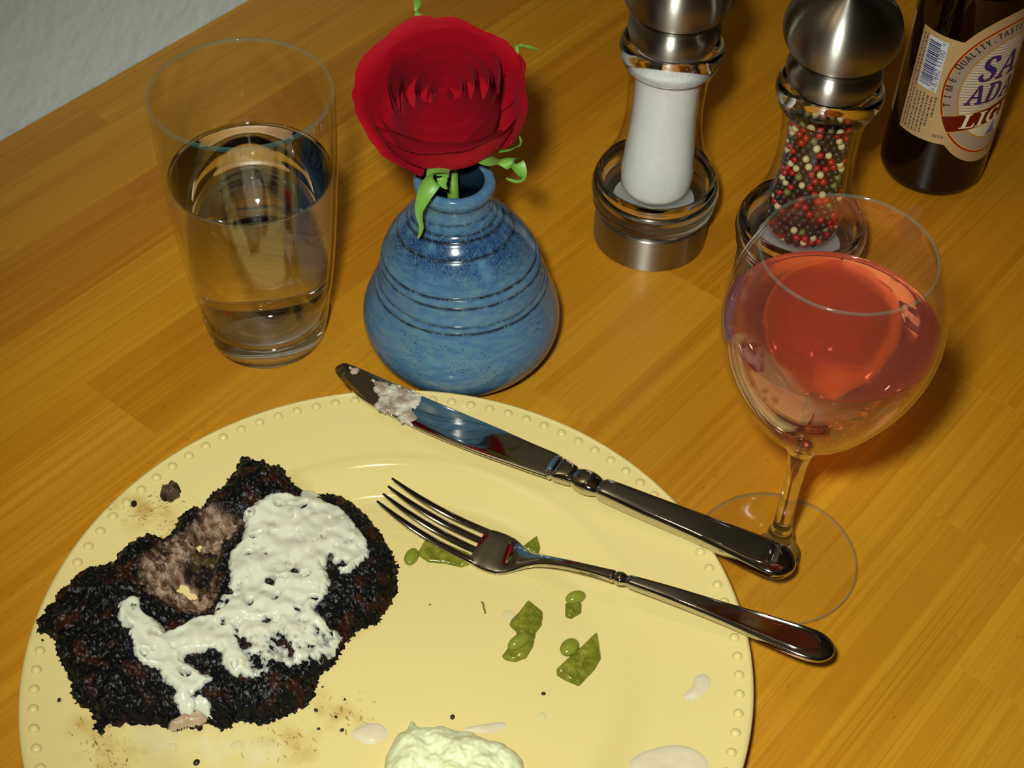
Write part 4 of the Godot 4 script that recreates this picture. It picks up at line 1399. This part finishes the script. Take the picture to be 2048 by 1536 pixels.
# ------------------------------------------------------------------ mills
func make_mill(called: String, label: String, at: Vector3) -> Node3D:
	var mill := thing(called, label, "mill", at)
	# steel band round the foot
	obj("base_band", lathe(mm([0, 0.4, 27.6, 0.4, 28.3, 0.0, 28.6, 0.5, 28.6, 18.6, 28.2, 19.0, 0, 19.0]), 128, 30), M["brushed_steel"], mill)
	# clear body: thick acrylic in the foot that rises up inside the flare, a waisted shell above it round the bore
	obj("base_plate", lathe(mm([0, 19.1, 21.5, 19.1, 21.5, 19.35, 0, 19.35]), 64), M["salt_grain"], mill)
	var slab := mm([0, 19.5, 27.6, 19.5])
	slab.append_array(smooth(mm([28.2, 19.8, 29.4, 21.6, 30.4, 23.8, 29.9, 25.6, 30.7, 27.4, 31.5, 30.0, 31.6, 33, 30.8, 37.0, 29.0, 41.0]), 4))
	slab.append_array(smooth(mm([29.0, 41.0, 27.6, 40.4, 26.6, 37.0, 26.0, 33.0, 24.0, 29.4, 19.0, 27.4, 10, 26.8, 0, 26.8]), 4))
	obj("base_slab", lathe(slab, 128, 35), M["acrylic"], mill)
	var shell := smooth(mm([29.1, 41.2, 27.6, 44, 25.4, 48, 21.9, 56, 19.9, 64, 18.7, 72, 18.2, 80, 18.4, 90, 19.2, 98, 21.4, 105.5, 23.6, 110.5, 24.3, 113.5, 23.8, 116.4, 22.2, 118.2]), 4)
	shell = shell.filter(func(p): return p.y < 0.1060)
	obj("body", lathe(shell, 128, 35), M["clear_glass"], mill)
	var ring := smooth(mm([17.6, 105.6, 21.5, 105.7, 23.6, 110.5, 24.3, 113.5, 23.8, 116.4, 22.2, 118.2, 20.0, 118.0, 18.5, 117.0, 17.0, 113.6, 16.6, 109.0, 17.6, 105.6]), 4)
	obj("flange", lathe(ring, 96, 50), M["acrylic"], mill)
	var lip := []
	lip.append_array(smooth(mm([16.3, 108.6, 15.8, 100, 15.6, 80, 16.4, 64, 17.6, 48, 17.8, 40, 17.0, 34.0, 13.5, 30.4, 8.0, 28.6, 0, 28.2]), 4))
	obj("bore", lathe(lip, 128, 35), M["clear_glass"], mill)
	# steel cap: collar bead, groove, big turning knob, finial
	obj("collar", lathe(smooth(mm([0, 114.6, 9, 114.6, 12.5, 115.2, 17.5, 117.2, 20.2, 120.4, 21.4, 124.2, 20.9, 127.6, 18.6, 130.4, 16.2, 131.4, 0, 131.5]), 4), 96, 50), M["brushed_steel"], mill)
	obj("knob", lathe(smooth(mm([0, 131.6, 14, 131.7, 17.0, 132.6, 21.2, 135.2, 24.4, 139.6, 25.8, 145.0, 25.4, 150.2, 22.8, 156.0, 18.0, 160.6, 11.0, 163.6, 5.0, 164.6, 0, 164.8]), 5), 96, 50), M["brushed_steel"], mill)
	obj("finial", lathe(smooth(mm([0, 164.4, 4.4, 164.6, 5.0, 166.2, 6.6, 168.6, 6.8, 171.2, 5.2, 173.8, 0, 174.8]), 4), 48, 50), M["brushed_steel"], mill)
	obj("shaft", lathe(mm([0, 28.6, 2.0, 28.6, 2.0, 116, 0, 116]), 16), M["polished_steel"], mill)
	return mill


func build_mills() -> void:
	var sa := Vector3(SALT_MILL.x, 0, SALT_MILL.y)
	make_mill("salt_mill", "clear waisted mill with a brushed steel knob, filled with white salt", sa)
	var salt := smooth(mm([0, 28.5, 7.8, 28.9, 13.2, 30.8, 16.7, 34.3, 17.5, 40, 17.3, 48, 16.1, 64, 15.3, 80, 15.5, 100, 15.8, 109]), 4)
	salt.append_array(mm([15.2, 109.8, 2.4, 110.4, 2.4, 28.7]))
	tag(obj("salt", lathe(salt, 96, 40), M["salt_grain"], null, sa), "fine white salt filling the left mill", "salt", "", "stuff")
	var pa := Vector3(PEPPER_MILL.x, 0, PEPPER_MILL.y)
	make_mill("pepper_mill", "clear waisted mill with a brushed steel knob, filled with mixed peppercorns", pa)
	# peppercorns against the bore where they show, one by one
	var shape := ellipsoid(0.00185, 0.00185, 0.00185)
	rng.seed = 9
	var kinds := ["black", "black", "black", "red", "black", "cream", "black", "red", "black", "green", "black", "red", "black", "cream"]
	var proto := {}
	var to_eye := atan2(0.0 - pa.z, 0.0 - pa.x)
	var ring := 0
	var h := 0.0315
	var count := 0
	while h < 0.109:
		var bore := lerpf(0.0175, 0.0156, smoothstep(0.045, 0.078, h)) - 0.0052 * pow(1.0 - smoothstep(0.029, 0.040, h), 1.5)
		var rr := bore - 0.0022
		var stp := 0.00395 / rr
		var a := to_eye - 1.75 + (stp * 0.5 if ring % 2 else 0.0)
		while a < to_eye + 1.75 and count < 300:
			var kind: String = kinds[rng.randi() % kinds.size()]
			var sc := rng.randf_range(0.86, 1.0)
			var place := pa + Vector3(cos(a) * rr, h + rng.randf_range(-0.0002, 0.0002), sin(a) * rr)
			var o: MeshInstance3D
			if proto.has(kind):
				o = proto[kind].duplicate()
				o.name = numbered("peppercorn")
				add_child(o)
				o.position = place
			else:
				o = obj("peppercorn", shape, M["pepper_" + kind], null, place)
				proto[kind] = o
			o.scale = Vector3.ONE * sc
			tag(o, "small round %s peppercorn packed inside the clear pepper mill" % ({"black": "dark brown", "red": "red", "cream": "cream", "green": "dull green"}[kind]), "peppercorn", "%s peppercorns in the pepper mill" % kind)
			count += 1
			a += stp
		h += 0.0037
		ring += 1
	# the rest behind them
	var mmesh := MultiMesh.new()
	mmesh.transform_format = MultiMesh.TRANSFORM_3D
	mmesh.mesh = shape
	var spots := []
	h = 0.0315
	ring = 0
	while h < 0.109:
		for rr in [0.0042, 0.0082]:
			var k_count := int(TAU * rr / 0.0040)
			for k in k_count:
				var a := TAU * (k + 0.5 * (ring % 2)) / k_count
				spots.append(Vector3(cos(a) * rr, h, sin(a) * rr))
		var ra := 0.0124
		var b := to_eye + 1.9
		while b < to_eye + TAU - 1.9:
			spots.append(Vector3(cos(b) * ra, h, sin(b) * ra))
			b += 0.0042 / ra
		h += 0.0038
		ring += 1
	mmesh.instance_count = spots.size()
	for i in spots.size():
		mmesh.set_instance_transform(i, Transform3D(Basis(), spots[i]))
	var rest := MultiMeshInstance3D.new()
	rest.name = numbered("packed_peppercorns")
	rest.multimesh = mmesh
	rest.material_override = M["pepper_black"]
	rest.position = pa
	add_child(rest)
	tag(rest, "mass of dark peppercorns filling the middle of the pepper mill", "peppercorns", "", "stuff")


# ------------------------------------------------------------------ beer bottle and its printed label
func fill_tri(im: Image, a: Vector2, b: Vector2, c: Vector2, col: Color) -> void:
	var x0 := maxi(int(floor(minf(a.x, minf(b.x, c.x)))), 0)
	var x1 := mini(int(ceil(maxf(a.x, maxf(b.x, c.x)))), im.get_width() - 1)
	var y0 := maxi(int(floor(minf(a.y, minf(b.y, c.y)))), 0)
	var y1 := mini(int(ceil(maxf(a.y, maxf(b.y, c.y)))), im.get_height() - 1)
	var area := (b - a).cross(c - a)
	if absf(area) < 1e-9:
		return
	for y in range(y0, y1 + 1):
		for x in range(x0, x1 + 1):
			var p := Vector2(x + 0.5, y + 0.5)
			var u := (b - a).cross(p - a) / area
			var v := (c - b).cross(p - b) / area
			var w := (a - c).cross(p - c) / area
			if u >= 0 and v >= 0 and w >= 0:
				im.set_pixel(x, y, col)


# words set into the image: at = middle of the base line's start, up the page is -y
func print_text(im: Image, words: String, font: Font, height: float, at: Vector2, angle: float, col: Color, stretch := 1.0, slant := 0.0, centred := false) -> float:
	var tm := TextMesh.new()
	tm.text = words
	tm.font = font
	tm.font_size = 64
	tm.pixel_size = 0.01
	tm.depth = 0.0
	tm.curve_step = 1.0
	tm.horizontal_alignment = HORIZONTAL_ALIGNMENT_LEFT
	var arr := tm.surface_get_arrays(0) if tm.get_surface_count() else []
	if arr.is_empty():
		return 0.0
	var vs: PackedVector3Array = arr[Mesh.ARRAY_VERTEX]
	var ix: PackedInt32Array = arr[Mesh.ARRAY_INDEX] if arr[Mesh.ARRAY_INDEX] != null else PackedInt32Array(range(vs.size()))
	var lo := Vector2(1e9, 1e9)
	var hi := -lo
	for v in vs:
		lo = lo.min(Vector2(v.x, v.y))
		hi = hi.max(Vector2(v.x, v.y))
	var k := height / 0.46          # capital letters of a 64 px face are about 0.46 units tall at this size
	var ax := Vector2(cos(angle), sin(angle))
	var ay := Vector2(sin(angle), -cos(angle))
	var width := (hi.x - lo.x) * k * stretch
	var base := lo.y
	var shift := -0.5 * width if centred else 0.0
	var pts := []
	for v in vs:
		var yy := (v.y - base) * k
		var xx := (v.x - lo.x) * k * stretch + yy * slant + shift
		pts.append(at + ax * xx + ay * yy)
	for i in range(0, ix.size(), 3):
		fill_tri(im, pts[ix[i]], pts[ix[i + 1]], pts[ix[i + 2]], col)
	return width


const LABEL_A := -66.0      # degrees round the bottle where the label starts and ends
const LABEL_B := 272.0
const LABEL_LOW := 16.0     # mm over the table
const LABEL_HIGH := 118.0


func label_px(phi: float, h: float) -> Vector2:
	return Vector2((phi - LABEL_A) / (LABEL_B - LABEL_A) * 2048.0, (LABEL_HIGH - h) / (LABEL_HIGH - LABEL_LOW) * 1280.0)


func make_label() -> Image:
	var im := Image.create(2048, 1280, false, Image.FORMAT_RGB8)
	var gold := Color(0.80, 0.66, 0.45)
	im.fill(gold)
	var sx := 2048.0 / (LABEL_B - LABEL_A)
	var sy := 1280.0 / (LABEL_HIGH - LABEL_LOW)
	var mid := Vector2(43, 69)
	var grey := Color(0.66, 0.58, 0.50)
	for y in 1280:
		var h := LABEL_HIGH - y / sy
		for x in range(0, int(190 * sx)):
			var phi := LABEL_A + x / sx
			var d := Vector2((phi - mid.x) / 69.5, (h - mid.y) / 40.0).length()
			var col := gold.lerp(Color(0.70, 0.56, 0.40), 0.5 + 0.5 * sin(phi * 0.05))
			if d < 1.0:
				col = Color(0.62, 0.10, 0.04) if d > 0.975 else (Color(0.82, 0.62, 0.30) if d > 0.955 else grey)
			var e := Vector2((phi - mid.x) / 53.0, (h - mid.y) / 31.0).length()
			if e < 1.0:
				if e > 0.97:
					col = Color(0.74, 0.52, 0.20)
				elif h > 57.0:
					col = Color(0.84, 0.80, 0.72) if fposmod(h * 0.62, 1.0) < 0.6 else Color(0.64, 0.56, 0.44)
				else:
					col = Color(0.86, 0.80, 0.68)
			# slanted red band with a gold edge
			var band := h - (50.0 + 0.105 * (phi - 0.0)) - (0.0 if phi > -12 else 0.0)
			if d < 1.0 and absf(band) < 5.6:
				col = Color(0.40, 0.045, 0.03) if absf(band) < 4.9 else Color(0.78, 0.60, 0.32)
			im.set_pixel(x, y, col)
	var serif := SystemFont.new()
	serif.font_names = PackedStringArray(["Droid Serif"])
	serif.font_weight = 700
	var sans := SystemFont.new()
	sans.font_names = PackedStringArray(["Droid Sans"])
	var bold := SystemFont.new()
	bold.font_names = PackedStringArray(["Droid Sans"])
	bold.font_weight = 700
	var violet := Color(0.20, 0.16, 0.42)
	var copper := Color(0.62, 0.30, 0.20)
	var tilt := -0.06
	for pass_ in [[Vector2(5, 5), copper], [Vector2.ZERO, violet]]:
		print_text(im, "SAMUEL", serif, 182, label_px(5, 75.0) + pass_[0], tilt, pass_[1], 0.84, 0.2)
		print_text(im, "ADAMS", serif, 146, label_px(-2, 61.0) + pass_[0], tilt, pass_[1], 0.78, 0.2)
	print_text(im, "LIGHT", serif, 108, label_px(0, 46.6), tilt - 0.03, Color(0.93, 0.88, 0.76), 1.06, 0.25)
	# letters round the oval
	for part_ in [["TIME", 195.0, 8.2], ["·", 162.0, 5.0], ["QUALITY", 157.0, 5.3], ["·", 120.0, 5.0], ["TASTE", 114.0, 5.6]]:
		var a: float = part_[1]
		for ch in part_[0]:
			var rad := deg_to_rad(a)
			var p := label_px(mid.x + cos(rad) * 59.5, mid.y + sin(rad) * 33.6)
			var q := label_px(mid.x + cos(rad - 0.02) * 59.5, mid.y + sin(rad - 0.02) * 33.6)
			print_text(im, ch, bold, 46, p, (q - p).angle(), Color(0.20, 0.13, 0.14), 0.8, 0.0, true)
			a -= part_[2]
	# bar code panel with its digits, read from below upwards
	var c0 := label_px(-55, 94)
	var c1 := label_px(-32, 65)
	im.fill_rect(Rect2i(int(c0.x), int(c0.y), int(c1.x - c0.x), int(c1.y - c0.y)), Color(0.86, 0.87, 0.90))
	rng.seed = 21
	var y := int(c0.y) + 26
	while y < int(c1.y) - 26:
		var bar_h := 4 + rng.randi() % 7
		im.fill_rect(Rect2i(int(c0.x) + 8, y, int((c1.x - c0.x) * 0.62), bar_h), Color(0.10, 0.12, 0.36))
		y += bar_h + 4 + rng.randi() % 5
	print_text(im, "87692 11100", sans, 36, Vector2(c1.x - 8, c1.y - 40), -PI / 2, Color(0.08, 0.08, 0.2), 0.92)
	print_text(im, "0", sans, 24, Vector2(c1.x - 14, c1.y - 8), -PI / 2, Color(0.12, 0.12, 0.25))
	print_text(im, "9", sans, 24, Vector2(c1.x - 14, c0.y + 26), -PI / 2, Color(0.12, 0.12, 0.25))
	# columns of fine print, too small to read, as rows of short strokes
	for col_ in [[-63.0, 38.0, 93.0], [-59.0, 38.0, 93.0], [-54.0, 38.0, 62.0], [-49.5, 38.0, 62.0], [-45.0, 38.5, 62.0], [-40.5, 39.0, 62.0], [-36.0, 44.0, 62.0], [-31.5, 50.0, 62.0]]:
		var h: float = col_[1]
		while h < col_[2]:
			var run := rng.randf_range(0.6, 2.4)
			var p := label_px(col_[0], h + run)
			im.fill_rect(Rect2i(int(p.x), int(p.y), 13, int(run * sy)), Color(0.42, 0.33, 0.33))
			h += run + 0.6
	print_text(im, "BEER", bold, 22, label_px(-24, 39.2), 0.0, Color(0.40, 0.30, 0.32))
	# violet emblem in the lower part of the oval
	var e0 := label_px(44, 44)
	for k in 40:
		var t := k / 39.0
		var w := lerpf(10.0, 92.0, pow(t, 1.4))
		im.fill_rect(Rect2i(int(e0.x - w * 0.62), int(e0.y - 52 + t * 104), int(w), 4), Color(0.36, 0.33, 0.58) if k % 9 < 6 else Color(0.58, 0.52, 0.62))
	return im


func build_bottle() -> void:
	var bottle := thing("beer_bottle", "dark brown glass beer bottle with a gold and red paper label behind the pepper mill", "bottle", Vector3(BOTTLE.x, 0, BOTTLE.y))
	var outer := smooth(mm([0, 2.2, 14, 1.6, 20, 0.2, 23.2, 0.2, 25.6, 1.4, 27.0, 4.2, 27.5, 8, 27.5, 30, 27.5, 70, 27.5, 116, 27.2, 122, 25.4, 132, 21.6, 144, 17.2, 156, 14.4, 168, 13.0, 184, 12.6, 200, 13.4, 203, 13.4, 207, 12.6, 209]), 4)
	outer.append_array(mm([11.0, 209, 9.6, 207, 9.6, 190, 10.6, 172, 14, 158, 20, 142, 24.4, 124, 24.8, 110, 24.8, 12, 22, 6, 12, 5.4, 0, 5.6]))
	obj("glass_body", lathe(outer, 96, 50), M["brown_glass"], bottle)
	var m := mat("label_paper", Color.WHITE, 0.38, 0.15, 0.5)
	m.albedo_texture = ImageTexture.create_from_image(make_label())
	m.texture_repeat = false
	var mb := MB.new()
	var rows := []
	var uvs := []
	for i in 25:
		rows.append([])
		uvs.append([])
	var steps := 240
	for j in steps + 1:
		var phi := lerpf(LABEL_A, LABEL_B, float(j) / steps)
		var x := (phi - 43.0) / 76.0
		var oval := sqrt(maxf(1.0 - x * x, 0.0)) * 46.0
		var low := 69.0 - maxf(oval, 33.2)
		var high := 69.0 + maxf(oval, 28.0)
		low = maxf(low, LABEL_LOW + 1.0)
		high = minf(high, LABEL_HIGH - 1.0)
		for i in 25:
			var h := lerpf(low, high, i / 24.0)
			var a := deg_to_rad(phi)
			rows[i].append(Vector3(sin(a) * 0.02762, h * 0.001, cos(a) * 0.02762))
			uvs[i].append(label_px(phi, h) / Vector2(2048, 1280))
	grid_into(mb, rows, false, Vector3(0, 0.069, 0), false, [], uvs)
	obj("paper_label", mb.mesh(), m, bottle).set_meta("label", "gold paper label with a red banded oval")


# ------------------------------------------------------------------ scene
func _ready() -> void:
	# camera: hand-held over the near edge of the table, looking down at 46.5 degrees
	var cam := Camera3D.new()
	cam.name = "camera"
	cam.fov = 27.215
	var pitch := deg_to_rad(46.503)
	var roll := deg_to_rad(2.445)
	var fw := Vector3(0, -sin(pitch), -cos(pitch))
	var cu := Vector3(0, cos(pitch), -sin(pitch))
	var right := Vector3.RIGHT * cos(roll) + cu * sin(roll)
	var up := -Vector3.RIGHT * sin(roll) + cu * cos(roll)
	cam.transform = Transform3D(Basis(right, up, -fw), Vector3(0, 0.53373, 0))
	cam.near = 0.02
	add_child(cam)
	cam.current = true
	# environment: a closed room at night
	var we := WorldEnvironment.new()
	we.name = "environment"
	var env := Environment.new()
	env.background_mode = Environment.BG_COLOR
	env.background_color = Color(0.01, 0.01, 0.012)
	env.tonemap_mode = Environment.TONE_MAPPER_LINEAR
	env.tonemap_exposure = 1.0
	env.sdfgi_enabled = true
	env.ssao_enabled = true
	env.ssil_enabled = true
	we.environment = env
	add_child(we)
	# the camera's flash
	var flash := SpotLight3D.new()
	flash.name = "camera_flash"
	flash.light_color = Color(0.97, 1.0, 0.965)
	flash.light_energy = 0.56
	flash.light_size = 0.022
	flash.spot_range = 8.0
	flash.spot_attenuation = 2.0
	flash.spot_angle = 31.0
	flash.spot_angle_attenuation = 0.9
	flash.shadow_enabled = true
	add_child(flash)
	flash.look_at_from_position(Vector3(-0.045, 0.592, -0.02), Vector3(0.03, 0.0, -0.47), Vector3.UP)
	# the pendant bulb over the table
	var b := mat("bulb", Color(1, 0.95, 0.86), 0.4)
	b.emission_enabled = true
	b.emission = Color(1.0, 0.88, 0.70)
	b.emission_energy_multiplier = 40.0
	var lamp := OmniLight3D.new()
	lamp.name = "pendant_light"
	lamp.light_color = Color(1.0, 0.86, 0.66)
	lamp.light_energy = 0.035
	lamp.light_size = 0.016
	lamp.omni_range = 8.0
	lamp.omni_attenuation = 2.0
	lamp.shadow_enabled = true
	add_child(lamp)
	lamp.position = Vector3(-0.067, 1.15, -0.62)

	rng.seed = 1
	make_materials()
	build_room()
	build_plate()
	build_vase()
	build_water_glass()
	build_wine_glass()
	build_mills()
	build_bottle()
	build_steak()
	build_knife()
	build_fork()
	build_rose()
	build_scraps()
	build_lamp()
